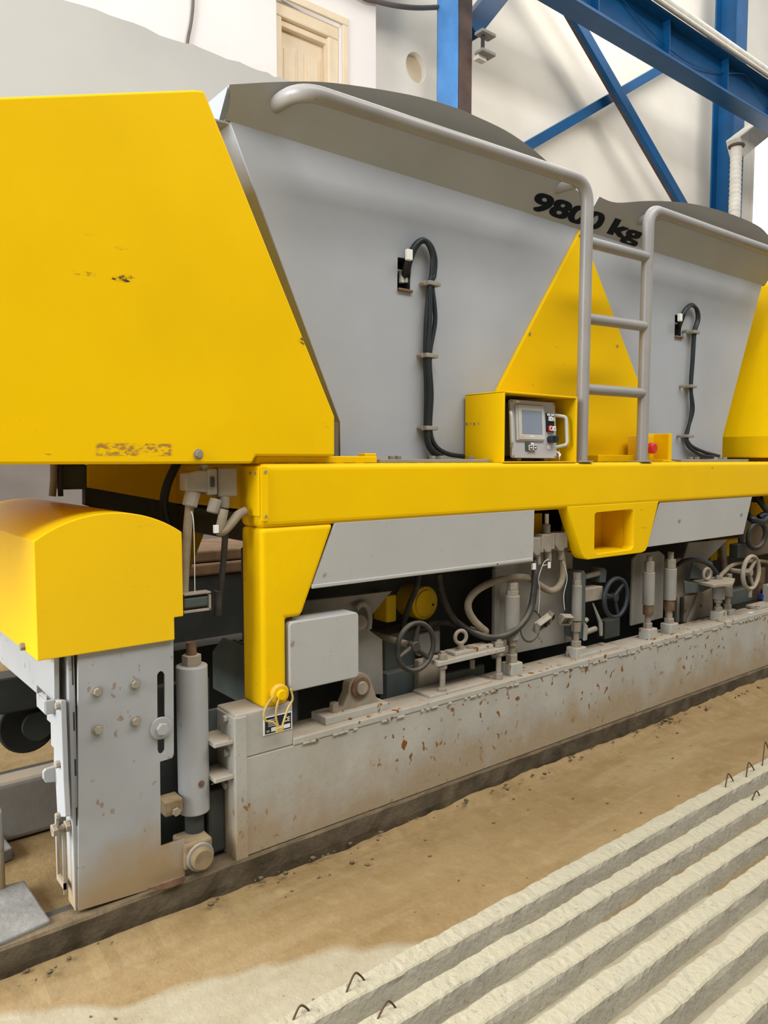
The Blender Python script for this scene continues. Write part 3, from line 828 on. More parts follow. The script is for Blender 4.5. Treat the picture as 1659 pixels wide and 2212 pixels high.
# lettering on the rim bands
def on_band(px, py):
    a = ray(px, py); t = (YH - KT * (CAM_Z - ZK) - 0.0015) / (a.y + KT * a.z); return CP + a * t
up = Vector((0, -KT, 1)).normalized()
s0, s1 = on_band(1143, 450), on_band(1297, 492)
t1 = text_mesh('lettering', '9800', 0.116, INK, bd1, s0, (1, 0, 0), up, sx=1.0, bold=0.0045)
def fit(o, x0, x1):
    me = o.data; a = min(v.co.x for v in me.vertices); b = max(v.co.x for v in me.vertices)
    k = (x1 - x0) / (b - a)
    for v in me.vertices: v.co.x = (v.co.x - (a + b) / 2) * k
    pw = o.parent
    o.location = (Vector(((x0 + x1) / 2, WLOC[o.name].y, WLOC[o.name].z))); WLOC[o.name] = o.location.copy()
fit(t1, s0.x, s1.x)
g0, g1 = on_band(1311, 503), on_band(1382, 520)
t2 = text_mesh('lettering', 'kg', 0.116, INK, bd2, g0, (1, 0, 0), up, bold=0.0045)
fit(t2, g0.x, g1.x)
print('text', s0, s1, g0, g1)

# ---- left and right hoods over the hopper ends
hp = XZ([(440, 196), (722, 900), (722, 986), (506, 1000)], 2.2)
tl = XZ([(0, 212)], 2.2)[0]
sl_ = (hp[0][1] - tl[1]) / (hp[0][0] - tl[0])
hood = [(-0.5, hp[0][1] + sl_ * (-0.5 - hp[0][0])), (hp[0][0] - .03, hp[0][1] - .006), hp[0], (hp[1][0], hp[1][1]), (hp[2][0], 1.462), (1.21, 1.462), (1.195, 1.437), (-0.5, 1.437)]
hl = prism('hopper_end_hood', hood, 'y', 2.195, 3.30, HOODM, M, bevel=0.008)
hl['label'] = 'big scuffed yellow hood with slanting edge'
hood_r = [(x, z + .13) if z > 2 else (x, z) for x, z in hood]; hood_r = [(x - .055, z) if z > 2 and x > 0 else (x, z) for x, z in hood_r]
hr = prism('hopper_end_hood', [(MX - x, z) for x, z in hood_r], 'y', 2.195, 3.30, YEL, M, bevel=0.008)
bolt_front('hood_bolt', 428, 981, 2.195, 0.012, BOLT, hl)
gz = 2.622; gx = 1.264 + (ZK - gz) * 0.4518
box('gap_light_block', gx - .26, gx + .002, 2.465, 3.14, gz, gz + .006, GRY, M, bevel=0)  # added plate that shuts light out of the gap beside the hopper
prism('hood_apron', XZ([(190, 1003), (398, 1003), (398, 1090), (190, 1053)], 2.92), 'y', 2.92, 2.94, YEL, M, bevel=.003)
prism('apron_channel', XZ([(182, 1050), (398, 1088), (398, 1165), (182, 1090)], 2.97), 'y', 2.96, 3.0, DARK, M, bevel=.003)
# wear patch low on the hood
wp = XZ([(205, 962), (370, 957), (371, 980), (300, 987), (207, 984)], 2.195)

# ---- ladder and handrails
YT = 2.232; RT = 0.0295
x_l, x_r = 2.985, 3.495
zl0, zl1 = 1.44, 2.745
left = fillet([(x_l, YT, zl0), (x_l + .012, YT, zl1), (1.418, YT, 2.700), (1.418, 2.43, 2.712)], 0.11)
lr = tube('ladder_rail', left, RT, PIPE, M, seg=18, label='bent grey tube handrail and stile')
right = fillet([(x_r, YT, zl0), (x_r + .010, YT, 2.728), (5.15, YT, 2.745), (5.15, 2.42, 2.745)], 0.09)
tube('ladder_rail', right, RT, PIPE, M, seg=18)
for (a, b), (c, d) in (((1283, 527), (1412, 560)), ((1277, 690), (1407, 708)), ((1271, 841), (1404, 851))):
    p, q = atY(a, b, YT), atY(c, d, YT)
    z = (p.z + q.z) / 2
    tube('ladder_rung', [(x_l + .004, YT, p.z), (x_r + .004, YT, q.z)], 0.026, PIPE, M, seg=16)
for x, z, y1 in ((2.945, 2.738, 2.41), (3.642, 2.726, 2.41)):
    tube('rail_bracket', [(x, YT, z), (x, y1, z + .008)], 0.024, PIPE, M, seg=14)
for x in (x_l, x_r):
    box('ladder_foot', x - .05, x + .05, YT - .035, YT + .05, 1.437, 1.445, GRYD, M, bevel=0.002)

# ---- beam-top plates and bolts
cp_ = box('cover_strip', 1.23, atY(806, 990, 2.25).x, 2.225, 2.34, 1.436, 1.463, YEL, M, bevel=0.004)
box('strip_tab', atY(795, 985, 2.25).x - .03, atY(806, 985, 2.25).x, 2.23, 2.27, 1.462, 1.474, YEL, cp_)
gp1 = box('foot_plate', atY(807, 990, 2.3).x, atY(1046, 990, 2.3).x, 2.26, 2.45, 1.436, 1.452, GRYD, M, bevel=0.003)
gp2 = box('foot_plate', atY(1458, 990, 2.3).x, atY(1604, 990, 2.3).x, 2.26, 2.45, 1.436, 1.452, GRYD, M, bevel=0.003)
for gp, l in ((gp1, (845, 860, 934, 953, 1018)), (gp2, (1492, 1506, 1556, 1566))):
    for a in l:
        p = atY(a, 986, 2.34)
        hexnut('plate_nut', (p.x, 2.34, 1.452), 0.014, 0.014, BOLT, gp)
prism('yellow_wedge', [(atY(1425, 990, 2.25).x, 1.437), (atY(1460, 990, 2.25).x, 1.437), (atY(1425, 985, 2.25).x, 1.452)], 'y', 2.225, 2.30, YEL, M)

# ---- hose runs on the hopper walls
def P2(l, y): return [atY(a, b, y) for a, b in l]
def hoses(paths, clamps, tagpx, parent, y=2.425, r=0.0105):
    for k, pth in enumerate(paths):
        pts = []
        for i, (a, b) in enumerate(pth):
            yy = y - 0.006 * k
            if i == 0: yy = YH + 0.04
            if i == 1: yy = YH - 0.02
            pts.append(atY(a, b, yy))
        tube('sensor_cable', smooth_path(pts, 8), r, BLK, parent, seg=10)
    for a, b in clamps:
        p = atY(a, b, y)
        c = box('cable_clamp', p.x - .035, p.x + .035, y - .026, YH, p.z - .009, p.z + .009, GRYD, parent, bevel=0.003)
        q = atY(a - 14, b, y)
        cyl('clamp_bolt', (q.x, YH, p.z), (q.x, YH - .03, p.z), 0.011, BOLT, c, seg=6)
    p = atY(*tagpx, y - .02)
    box('cable_marker', p.x - .017, p.x + .012, y - .03, y - .012, p.z - .022, p.z + .022, WHT, parent, bevel=0.003)
hoses([[(869, 606), (879, 566), (893, 533), (910, 519), (928, 527), (938, 556), (936, 592), (928, 614), (921, 690), (919, 769), (921, 850), (920, 925), (924, 962), (940, 984)],
       [(877, 606), (886, 566), (899, 534), (914, 521), (930, 530), (940, 560), (938, 595), (933, 614), (940, 690), (928, 769), (932, 850), (929, 925), (940, 962), (966, 980), (1002, 986)],
       [(873, 606), (883, 564), (896, 532), (912, 518), (925, 528), (934, 556), (932, 595), (929, 614), (929, 690), (924, 769), (927, 850), (924, 925), (930, 966), (955, 986)]],
      [(931, 614), (926, 769), (926, 925)], (884, 551), wall1)
for a in (867, 876): 
    p = atY(a, 590, YH + .03); cyl('cable_gland', (p.x, YH + .03, p.z - .04), (p.x, YH + .03, p.z + .01), 0.012, WHT, wall1, seg=12)
hoses([[(1464, 712), (1471, 690), (1480, 668), (1494, 658), (1504, 668), (1506, 690), (1499, 718), (1495, 780), (1492, 835), (1497, 885), (1486, 925), (1482, 943), (1492, 962), (1520, 976), (1553, 985)],
       [(1466, 712), (1474, 690), (1484, 667), (1496, 660), (1507, 671), (1509, 692), (1501, 720), (1497, 780), (1493, 835), (1494, 885), (1487, 925), (1484, 943), (1487, 964), (1512, 982), (1540, 987)]],
      [(1497, 718), (1491, 835), (1485, 942)], (1469, 686), wall2)
# ---- control housing on the beam
bx0, bx1 = atY(1090, 920, 2.2).x, atY(1249, 920, 2.2).x
bz1 = atY(1091, 845, 2.2).z
by0, by1 = 2.205, 2.44
ch = box('control_housing', bx0, bx0 + .008, by0, by1, 1.437, bz1, YEL, M, bevel=0.002, label='open-fronted yellow sheet-metal housing')
box('housing_top', bx0, bx1, by0, by1, bz1 - .006, bz1 + .002, YEL, ch, bevel=0.002)
box('housing_side', bx1 - .012, bx1, by0, by1, 1.437, bz1 - .006, YEL, ch, bevel=0.002)
box('housing_back', bx0 + .008, bx1 - .012, by1 - .02, by1 - .012, 1.437, bz1 - .006, DGRN, ch, bevel=0)
box('housing_floor', bx0 + .008, bx1 - .012, by0, by1 - .02, 1.437, 1.443, YELD, ch, bevel=0)
for a in (1009, 1017, 1025, 1034):
    p = atX(a, 915, bx0); cyl('side_screw', (bx0, p.y, p.z), (bx0 - .004, p.y, p.z), 0.006 if a in (1009, 1025) else 0.003, BOLT, ch, seg=10)

# ---- emergency stop on its bracket
es = atY(1398, 965, 2.33)
e1 = box('stop_box', atY(1370, 960, 2.36).x, atY(1392, 960, 2.36).x, 2.31, 2.40, 1.437, atY(1372, 941, 2.36).z, YELD, M, bevel=0.004)
e2 = box('stop_bracket', atY(1407, 960, 2.30).x, atY(1441, 960, 2.30).x, 2.355, 2.362, 1.437, atY(1420, 937, 2.33).z, YEL, M, bevel=0.003)
box('bracket_cheek', atY(1433, 960, 2.30).x, atY(1441, 960, 2.30).x, 2.27, 2.362, 1.437, atY(1420, 937, 2.33).z, YEL, e2, bevel=0.003)
p = atY(1412, 972, 2.27)
cyl('stop_collar', (p.x, 2.355, p.z + .01), (p.x, 2.30, p.z + .01), 0.026, YEL, e2, seg=20, bevel=0.003)
cyl('stop_button', (p.x + .0, 2.30, p.z + .01), (p.x, 2.262, p.z + .01), 0.030, RED, e2, seg=22, bevel=0.008)

# =================================================================== CONTROL TERMINAL (portable, standing in the housing)
o_ = atY(1106, 989, 2.245); tr_ = atY(1209, 871, 2.262); br_ = atY(1203, 990, 2.245); tl_ = atY(1113, 865, 2.262)
ux = (br_ - o_); TW = ux.length; ux.normalize()
uz = ((tl_ + tr_) / 2 - (o_ + br_) / 2); TH = uz.length; uz.normalize()
un = ux.cross(uz).normalized(); uz = un.cross(ux).normalized()          # un looks at the viewer (-Y)
ctr = (o_ + br_) / 2
T = empty('control_terminal', (ctr.x, ctr.y + .03, 1.443))
tag(T, 'grey operator terminal with touch screen and side handles standing in the yellow housing', 'control panel')
TM = Matrix(((ux.x, uz.x, un.x, o_.x), (ux.y, uz.y, un.y, o_.y), (ux.z, uz.z, un.z, o_.z), (0, 0, 0, 1)))
def tpart(name, pts, d0, d1, mat, parent, bevel=0.002, label=None):
    """outline in terminal units (0..1 across and up), between depths d0 and d1 in front of its face"""
    bm = bmesh.new()
    A = [bm.verts.new((u * TW, v * TH, d0)) for u, v in pts]; B = [bm.verts.new((u * TW, v * TH, d1)) for u, v in pts]
    n = len(pts); bm.faces.new(A[::-1]); bm.faces.new(B)
    for i in range(n): bm.faces.new((A[i], A[(i + 1) % n], B[(i + 1) % n], B[i]))
    bmesh.ops.transform(bm, matrix=TM, verts=bm.verts)
    return from_bm(name, bm, mat, parent, bevel=bevel, label=label)
def trect(name, u0, u1, v0, v1, d0, d1, mat, parent, r=0.0, **kw):
    return tpart(name, [(u0, v0), (u1, v0), (u1, v1), (u0, v1)] if not r else rrect(u0, u1, v0, v1, r, 3), d0, d1, mat, parent, **kw)
fc = trect('front_plate', 0, 1, 0, 1, -0.012, 0.0, TERM, T, r=0.035)
trect('enclosure', 0.06, 0.94, 0.05, 0.95, -0.10, -0.012, DGRN, T)
bz = trect('screen_bezel', 0.09, 0.70, 0.30, 0.91, 0.0, 0.008, BEZ, T)
trect('bezel_rim', 0.13, 0.70, 0.32, 0.91, 0.008, 0.011, BEZ, bz)
trect('touch_screen', 0.20, 0.64, 0.415, 0.825, 0.0105, 0.0122, SCR, T, bevel=0.0005, label='blue-grey screen')
trect('maker_label', 0.16, 0.26, 0.355, 0.39, 0.011, 0.0118, PINK, bz, bevel=0)
trect('maker_label', 0.36, 0.46, 0.362, 0.382, 0.011, 0.0118, WHT, bz, bevel=0)
trect('sticker', 0.12, 0.20, 0.955, 0.985, 0.0, 0.001, WHT, fc, bevel=0)
for u, v in ((.035, .965), (.965, .965), (.035, .035), (.965, .035)):
    trect('plate_screw', u - .018, u + .018, v - .014, v + .014, 0.0, 0.003, BOLT, fc, r=0.012)
bk = trect('button_block', 0.765, 0.955, 0.47, 0.805, 0.0, 0.004, PLATE, T)
trect('button_label', 0.785, 0.855, 0.755, 0.795, 0.004, 0.006, WHT, bk, bevel=0)
trect('button_label', 0.875, 0.945, 0.755, 0.795, 0.004, 0.006, WHT, bk, bevel=0)
w1 = trect('push_button', 0.81, 0.88, 0.66, 0.74, 0.004, 0.014, WHT, bk)
trect('button_mark', 0.838, 0.848, 0.68, 0.72, 0.014, 0.0146, PLATE, w1, bevel=0)
trect('button_label', 0.80, 0.86, 0.585, 0.62, 0.004, 0.006, PLATE, bk, bevel=0)
trect('push_button', 0.90, 0.955, 0.66, 0.73, 0.004, 0.010, BEZ, bk)
rb = trect('push_button', 0.795, 0.875, 0.48, 0.575, 0.004, 0.014, RED, bk, label='red stop button')
bm = bmesh.new(); torus(bm, (0.835 * TW, 0.527 * TH, 0.0142), (0, 0, 1), 0.010, 0.0018, 20, 6)
bmesh.ops.transform(bm, matrix=TM, verts=bm.verts); from_bm('button_mark', bm, WHT, rb)
w2 = trect('push_button', 0.885, 0.95, 0.48, 0.57, 0.004, 0.014, WHT, bk)
trect('button_mark', 0.912, 0.922, 0.50, 0.55, 0.014, 0.0146, PLATE, w2, bevel=0)
kn = trect('rotary_knob', 0.78, 0.945, 0.27, 0.40, 0.0, 0.03, BLK, T, r=0.05, label='black ribbed rotary switch')
for k in range(3): trect('knob_rib', 0.80, 0.86, 0.29 + k * .035, 0.30 + k * .035, 0.03, 0.034, BLKD, kn, bevel=0)
trect('sticker', 0.785, 0.865, 0.165, 0.235, 0.0, 0.001, WHT, fc, bevel=0)
ab = trect('arrow_block', 0.285, 0.49, 0.12, 0.275, 0.0, 0.004, DGRN, T)
trect('button_label', 0.395, 0.47, 0.235, 0.265, 0.004, 0.006, WHT, ab, bevel=0)
for k, u in enumerate((0.34, 0.43)):
    b_ = trect('arrow_button', u, u + .075, 0.13, 0.225, 0.004, 0.012, WHT, ab)
    trect('button_face', u + .008, u + .067, 0.142, 0.213, 0.012, 0.0126, PLATE, b_, bevel=0)
    s_ = 1 if k else -1; c_ = u + .0375
    tpart('arrow_mark', [(c_ + s_ * .022, .177), (c_, .202), (c_, .186), (c_ - s_ * .022, .186), (c_ - s_ * .022, .168), (c_, .168), (c_, .152)][::1], 0.0126, 0.0132, WHT, b_, bevel=0)
def tpt(u, v, d): return TM @ Vector((u * TW, v * TH, d))
for u0, u1 in ((0.01, -0.10), (0.99, 1.13)):
    tube('handle', fillet([tpt(u0, .78, -.005), tpt(u1, .74, .03), tpt(u1, .24, .03), tpt(u0, .20, -.005)], 0.015, 5), 0.008, BEZ, T, seg=8)
for u in (0.2, 0.8): trect('foot', u - .045, u + .045, -0.045, 0.0, -0.08, -0.012, BOLT, T)
tube('terminal_cable', smooth_path([tpt(.98, .17, -.02), tpt(1.03, .08, .01), tpt(1.0, .03, .015), tpt(1.06, .0, 0), tpt(1.09, .14, -.01), tpt(1.17, -.04, -.03)], 6), 0.0035, WHT, T, seg=6)

# =================================================================== LEFT END OF THE MACHINE
# ---- arched wheel cover
zc0 = 1.226; pk_ = 1.296; xa, xb = 0.522, 0.951
half = (xb - xa) / 2; sag = pk_ - zc0; rad = (half * half + sag * sag) / (2 * sag); cz = pk_ - rad; cxm = (xa + xb) / 2
th = math.asin(half / rad)
arc = [(cxm + rad * math.sin(th - 2 * th * i / 22), cz + rad * math.cos(th - 2 * th * i / 22)) for i in range(23)]
cv = prism('wheel_cover', [(xa, 0.892), (0.921, 0.892), (0.921, 0.962), (xb, 0.962)] + arc, 'y', 2.20, 3.24, COVM, M, bevel=0.003)
cv['label'] = 'yellow arched cover over the drive wheels'
p = atX(53, 1396, xa)
cyl('cover_bolt', (xa - .012, p.y, p.z), (xa + .01, p.y, p.z), 0.012, BOLT, cv, seg=6)
box('cover_seam', xa - .001, xa + .002, 2.9, 2.905, 0.90, 1.22, YELD, cv, bevel=0)
# ---- end carriage under the cover
cg = box('end_carriage', 0.600, 0.905, 2.34, 3.20, 0.70, 0.93, GRYS, M, bevel=0.004)
sp_ = [atX(a, b, 0.575) for a, b in ((-34, 1321), (116, 1405), (117, 1512), (131, 1514), (137, 1690), (141, 1765), (124, 1765), (120, 1690), (116, 1680), (116, 1616), (110, 1610), (109, 1562), (101, 1555), (100, 1500), (79, 1480), (79, 1498), (-34, 1400))]
prism('carriage_side', [(p.y, p.z) for p in sp_], 'x', 0.575, 0.590, GRYS, M, bevel=0.002)['label'] = 'stepped pale grey side plate'
a_, b_ = atX(79, 1482, .55), atX(100, 1545, .55)
bk_ = box('carriage_pocket', .548, .575, b_.y, b_.y + .01, b_.z, a_.z - .02, GRYS, M)
box('pocket_wall', .548, .553, b_.y, a_.y, b_.z, a_.z - .02, GRYS, bk_)
for yy in (1524, 1650, 1762):
    q = atX(129, yy, .575); hexnut('side_bolt', (.575, q.y, q.z), .011, .012, BOLT, M, (-1, 0, 0))
# slotted lower strip of the side plate
q0, q1 = atX(121, 1760, .590), atX(141, 1925, .590)
bm = bmesh.new()
ya, yb_ = q1.y, q0.y
bm_box(bm, .586, .594, yb_ - .012, yb_, .205, q0.z); bm_box(bm, .586, .594, ya, ya + .004, .17, q0.z)
bm_box(bm, .586, .594, ya, yb_, .185, .205)
from_bm('slotted_strip', bm, GRYS, M)
box('carriage_backdrop', .64, 1.11, 2.36, 2.40, .125, .70, DARK, M, bevel=.004)  # dark plate added to cover the sand and darken the gap behind the post
# the same carriage and cover at the far right end
box('end_carriage', MX - .905, MX - .60, 2.34, 3.20, .125, .93, GRYD, M, bevel=.004)
prism('wheel_cover', [(MX - x, z) for x, z in [(xa, 0.892), (0.921, 0.892), (0.921, 0.962), (xb, 0.962)] + arc], 'y', 2.20, 3.24, COVM, M, bevel=0.003)
# ---- guide post in front
pp = XZ([(168, 1400), (374, 1370), (375, 1630), (371, 1637), (345, 1645), (347, 1829), (398, 1812), (399, 1893), (372, 1903), (312, 1924), (176, 1965), (170, 1967)], 2.215)
sl1 = XZ([(339, 1458), (342, 1452), (347, 1449), (352, 1451), (356, 1457), (357, 1620), (353, 1627), (348, 1629), (342, 1626), (340, 1619)], 2.215)
post = holed('guide_post', pp, [sl1], 'y', 2.213, 2.225, GRYS, M)
post['label'] = 'flat grey guide plate with a long slot, rust-stained foot'
for a, b in ((209, 1493), (291, 1477), (210, 1575), (292, 1557)): bolt_front('post_bolt', a, b, 2.213, 0.0125, BOLT, post, True, 0.016)
c = atY(347, 1572, 2.213)
bm = bmesh.new(); bm_cyl(bm, c, c + Vector((0, -.008, 0)), 0.035, seg=28); bm_cyl(bm, c + Vector((0, -.008, 0)), c + Vector((0, -.024, 0)), 0.020, seg=6, phase=.2)
from_bm('slot_bolt', bm, GRYS, post, bevel=0.002)['label'] = 'round washer and bolt in the slot'
flx0 = atY(153, 1700, 2.23).x; flx1 = atY(169, 1700, 2.225).x
box('post_flange', flx0, flx1, 2.226, 2.238, 0.122, 0.93, GRYS, post)
for z0, z1 in ((0.80, 0.885), (0.665, 0.72), (0.53, 0.58), (0.38, 0.435), (0.19, 0.23)):
    box('flange_slot', (flx0 + flx1) / 2 + .001, (flx0 + flx1) / 2 + .006, 2.2255, 2.227, z0, z1, DARK, post, bevel=0)
box('post_side', flx0, flx0 + .008, 2.238, 2.292, 0.125, 0.93, GRYS, post)
# lug and adjusting bolt on the post side
q = [atX(a, b, flx0 - .01) for a, b in ((142, 1645), (97, 1662), (91, 1672), (95, 1688), (100, 1690), (143, 1683))]
lgx = [(p.y, p.z) for p in q]
l0, l1 = atY(92, 1670, 2.26), atY(141, 1670, 2.26)
lug = prism('towing_lug', XZ([(141, 1646), (98, 1660), (92, 1666), (92, 1681), (98, 1690), (142, 1686)], 2.265), 'y', 2.258, 2.270, GRYS, M, bevel=0.003)
c = atY(128, 1667, 2.258); cyl('lug_hole', c, c + Vector((0, -.0008, 0)), 0.008, WHT, lug, seg=14)
a, b = atY(112, 1795, 2.25), atY(152, 1782, 2.25)
ab_ = cyl('adjusting_bolt', a, b, 0.008, BEI, M, seg=12)
hexnut('bolt_head', a, 0.019, 0.014, BEI, ab_, (b - a)); hexnut('lock_nut', b + (a - b) * .3, 0.018, 0.014, BEI, ab_, (b - a))
# ---- wheel flange dipping beside the rail
wh = prism('wheel_scraper', XZ([(314, 1919), (398, 1890), (402, 1897), (388, 1909), (366, 1918), (342, 1922)], 2.18), 'y', 2.176, 2.186, RUSTY, M, bevel=0.002)
# ---- levelling cylinder
YCY = 2.28
ct = atY(414, 1436, YCY); cb_ = atY(416, 1700, YCY)
rc = 34 * pxm(414, 1560, YCY)
zb0 = atY(414, 1752, YCY).z
cylo = cyl('levelling_cylinder', (ct.x, YCY, zb0), (ct.x, YCY, ct.z), rc, GRYS, M, seg=32, bevel=0.004)
cylo['label'] = 'upright pale grey cylinder with a threaded bolt on top'
hexnut('cylinder_nut', (ct.x, YCY, ct.z), rc * .62, .034, BEI, cylo)
cyl('threaded_stud', (ct.x, YCY, ct.z + .03), (ct.x, YCY, ct.z + .075), rc * .33, RUSTY, cylo, seg=14)
cyl('weld_scar', (ct.x + .004, YCY - rc + .001, atY(423, 1690, 2.25).z), (ct.x + .004, YCY - rc - .003, atY(423, 1690, 2.25).z), .011, RUSTY, cylo, seg=9)
cyl('piston_rod', (ct.x, YCY, .16), (ct.x, YCY, zb0 + .01), rc * .62, DARK, cylo, seg=20)
a = atY(353, 1748, 2.25); b = atY(392, 1748, 2.25)
clp = box('cylinder_lug', a.x, b.x, 2.235, 2.30, a.z - .024, a.z + .026, BEIT, M, bevel=0.005)
bolt_front('lug_bolt', 379, 1752, 2.235, .014, BEI, clp, False, .012)
# bearing block with big pin at the foot
b0, b1 = atY(398, 1880, 2.205), atY(458, 1800, 2.205)
bb = box('bearing_block', b0.x, b1.x, 2.20, 2.30, b0.z - .003, b1.z - .01, BEIT, M, bevel=0.008)
bb['label'] = 'dusty bearing block with a big round pin'
c = atY(432, 1850, 2.2); cyl('axle_pin', c + Vector((0, .01, 0)), c + Vector((0, -.03, 0)), .036, BEIT, bb, seg=24, bevel=.006)
cyl('axle_washer', c + Vector((0, .005, 0)), c + Vector((0, -.008, 0)), .046, GRYD, bb, seg=24, bevel=.002)
# ---- bracket between cylinder and base beam
for (a, b) in ((480, 1607), (480, 1683)):
    z = atY(a, b, 2.21).z
    box('bracket_shelf', ct.x + rc * .8, 1.121, 2.205, 2.325, z - .008, z + .008, GRYR, M, bevel=.003)
bpl = box('bracket_plate', ct.x + .02, 1.121, 2.325, 2.337, .34, .60, DGRN, M)
for a, b in ((490, 1552), (494, 1625), (491, 1695)):
    q = atX(a, b, 1.119); hexnut('end_bolt', (1.119, q.y, q.z), .013, .014, GRYD, base, (-1, 0, 0))
box('seal_strip', 1.055, 1.119, 2.27, 2.33, .12, .34, DARK, M, bevel=.01)
# ---- far side of the end carriage: wheel, rail guard
wz = atY(62, 1568, 3.28)
w = cyl('drive_wheel', (wz.x, 3.28, wz.z), (wz.x, 3.36, wz.z), 62 * pxm(62, 1568, 3.28), DARK, M, seg=36, bevel=.01)
cyl('wheel_hub', (wz.x + .03, 3.25, wz.z), (wz.x + .03, 3.29, wz.z), .06, DGRN, w, seg=24)
a, b = atY(40, 1460, 3.18), atY(40, 1538, 3.18)
box('axle_beam', -1.0, 1.0, 3.18, 3.30, b.z, a.z, DARK, M, bevel=.008)
a, b = atY(60, 1676, 2.85), atY(60, 1752, 2.85)
gb = box('side_form', -3.0, 1.05, 2.85, 2.95, .09, a.z - .005, GRYD, None, bevel=.02, seg=3)
tag(gb, 'grey steel side form lying along the bed at the left', 'form beam')
a = atY(2, 1780, 2.5)
tag(box('form_stop', a.x - .12, a.x + .005, 2.48, 2.53, .085, atY(0, 1745, 2.5).z, GRYS, None, bevel=.012, seg=3), 'pale rounded steel stop at the left edge by the slabs', 'stop')

# ---- rear gantry, with added light blocks behind the front row
for s in (0, 1):
    p_ = leg_pts if s == 0 else [(MX - x, z) for x, z in leg_pts]
    prism('rear_leg', p_, 'y', 3.16, 3.30, YELW, M, bevel=.012)
box('rear_top_beam', 1.226, 5.254, 3.16, 3.30, 1.22, 1.437, YEL, M, bevel=.02)
box('rear_base_beam', 1.125, 5.355, 3.16, 3.29, .125, .60, DARK, M)  # grey beam given a dark material, its shade put into the colour
for s in (0, 1):
    x0, x1 = (1.24, 1.36) if s == 0 else (MX - 1.36, MX - 1.24)
    box('cross_beam', x0, x1, 2.345, 3.16, 1.275, 1.437, YELD, M, bevel=.012)
    box('cross_channel', x0 + .02, x1 + .05, 2.345, 3.16, 1.16, 1.262, DARK, M, bevel=.006)
box('deck_light_block', 1.40, 5.08, 2.345, 3.16, 1.38, 1.43, DARK, M, bevel=0)  # added under the hoppers to darken the space below
box('core_backdrop', 1.62, 5.20, 2.62, 3.10, .13, 1.05, DARK, M, bevel=.01)  # stand-in for the machine core, added as a dark backdrop
box('rear_light_block', 1.75, 5.05, 3.125, 3.14, .50, 1.30, DARK, M, bevel=0)  # panel added at the back to keep light out of the interior
for a, b, x in (((458, 1398), (519, 1500), 1.42), ((481, 1400), (520, 1490), 1.50)):
    q0 = atX(a[0], a[1], x)
    prism('inner_plate', [(q0.y, .45), (q0.y, q0.z - .02), (q0.y - .10, q0.z + .06), (q0.y - .30, q0.z + .06), (q0.y - .30, .45)], 'x', x, x + .012, DGRN, M)
# hoses looping under the hood
tube('hanging_hose', smooth_path([(1.12, 2.62, 1.44), (1.08, 2.62, 1.36), (1.07, 2.63, 1.28), (1.10, 2.65, 1.18)], 6), .016, BLK, M)
jq0, jq1 = atY(134, 1058, 2.95), atY(190, 1003, 2.95)
hb = box('junction_block', jq0.x, jq1.x, 2.95, 3.05, jq0.z, jq1.z, DGRN, M, bevel=.01)
tube('hanging_hose', smooth_path([atY(a_, b_, 2.93) for a_, b_ in ((131, 1000), (130, 1030), (131, 1072))], 5), .010, DARK, M)
tube('hanging_hose', smooth_path([atY(a_, b_, 2.93) for a_, b_ in ((116, 1000), (116, 1035), (113, 1072))], 5), .013, GRYD, M)

# ---- plug connectors on the beam end
YP = 2.285
def pbox(name, x0, y0, x1, y1, Y0, Y1, mat, parent, bevel=.004, **kw):
    a, b = atY(x0, y1, Y0), atY(x1, y0, Y0)
    return box(name, a.x, b.x, Y0, Y1, a.z, b.z, mat, parent, bevel=bevel, **kw)
sk_ = pbox('socket_housing', 472, 1010, 513, 1074, 2.27, 2.33, CONN, M, .006, label='dusty grey plug socket')
cyl('socket_neck', atY(481, 1098, 2.29), atY(483, 1072, 2.29), .022, CONN, sk_, seg=18, bevel=.003)
plg = prism('plug_housing', XZ([(398, 1022), (422, 1016), (448, 1016), (448, 1064), (398, 1060)], 2.275), 'y', 2.262, 2.315, CONN, M, bevel=.005)
plg['label'] = 'dusty grey cable plug'
pbox('plug_latch', 449, 1012, 470, 1070, 2.258, 2.318, CONN, plg, .006)
pbox('latch_lever', 457, 1030, 464, 1052, 2.250, 2.259, BLKD, plg, .002)
pbox('latch_post', 438, 1003, 452, 1018, 2.27, 2.30, CONN, plg, .003)
g0, g1 = atY(409, 1094, 2.285), atY(417, 1062, 2.285)
cyl('cable_gland', g0, g1, .026, CONN, plg, seg=8, bevel=.004)
tube('plug_cable', smooth_path(P2([(410, 1090), (406, 1130), (402, 1190), (399, 1240), (397, 1300)], 2.285), 6), .0145, HOSE, plg)
g0, g1 = atY(458, 1108, 2.265), atY(466, 1078, 2.265)
cyl('cable_gland', g0, g1, .021, CONN, sk_, seg=8, bevel=.004)
tube('socket_hose', smooth_path(P2([(484, 1100), (478, 1130), (473, 1147), (484, 1146), (500, 1130), (515, 1112), (531, 1104)], 2.25), 6), .0155, HOSE, sk_)
pbox('cable_marker', 463, 1134, 473, 1152, 2.235, 2.245, WHT, sk_, .001)
rod = tube('hanging_rod', smooth_path(P2([(487, 1150), (482, 1220), (475, 1280)], 2.29), 5), .0105, BLKD, M)
tube('rod_grip', P2([(471, 1276), (470, 1330)], 2.29), .014, BLKD, rod)
tube('cord', smooth_path(P2([(413, 1105), (418, 1125), (420, 1200), (421, 1284)], 2.262), 5), .0015, WHT, plg, seg=6)
tray = pbox('pendant_cap', 398, 1286, 452, 1316, 2.25, 2.28, DGRN, M, .006, label='dark rectangular cap hanging on a cord')
for y in (1281, 1318): pbox('cap_rim', 398, y, 456, y + 3, 2.245, 2.285, CONN, tray, .001)
pbox('cap_rim', 452, 1284, 456, 1318, 2.245, 2.285, CONN, tray, .001)

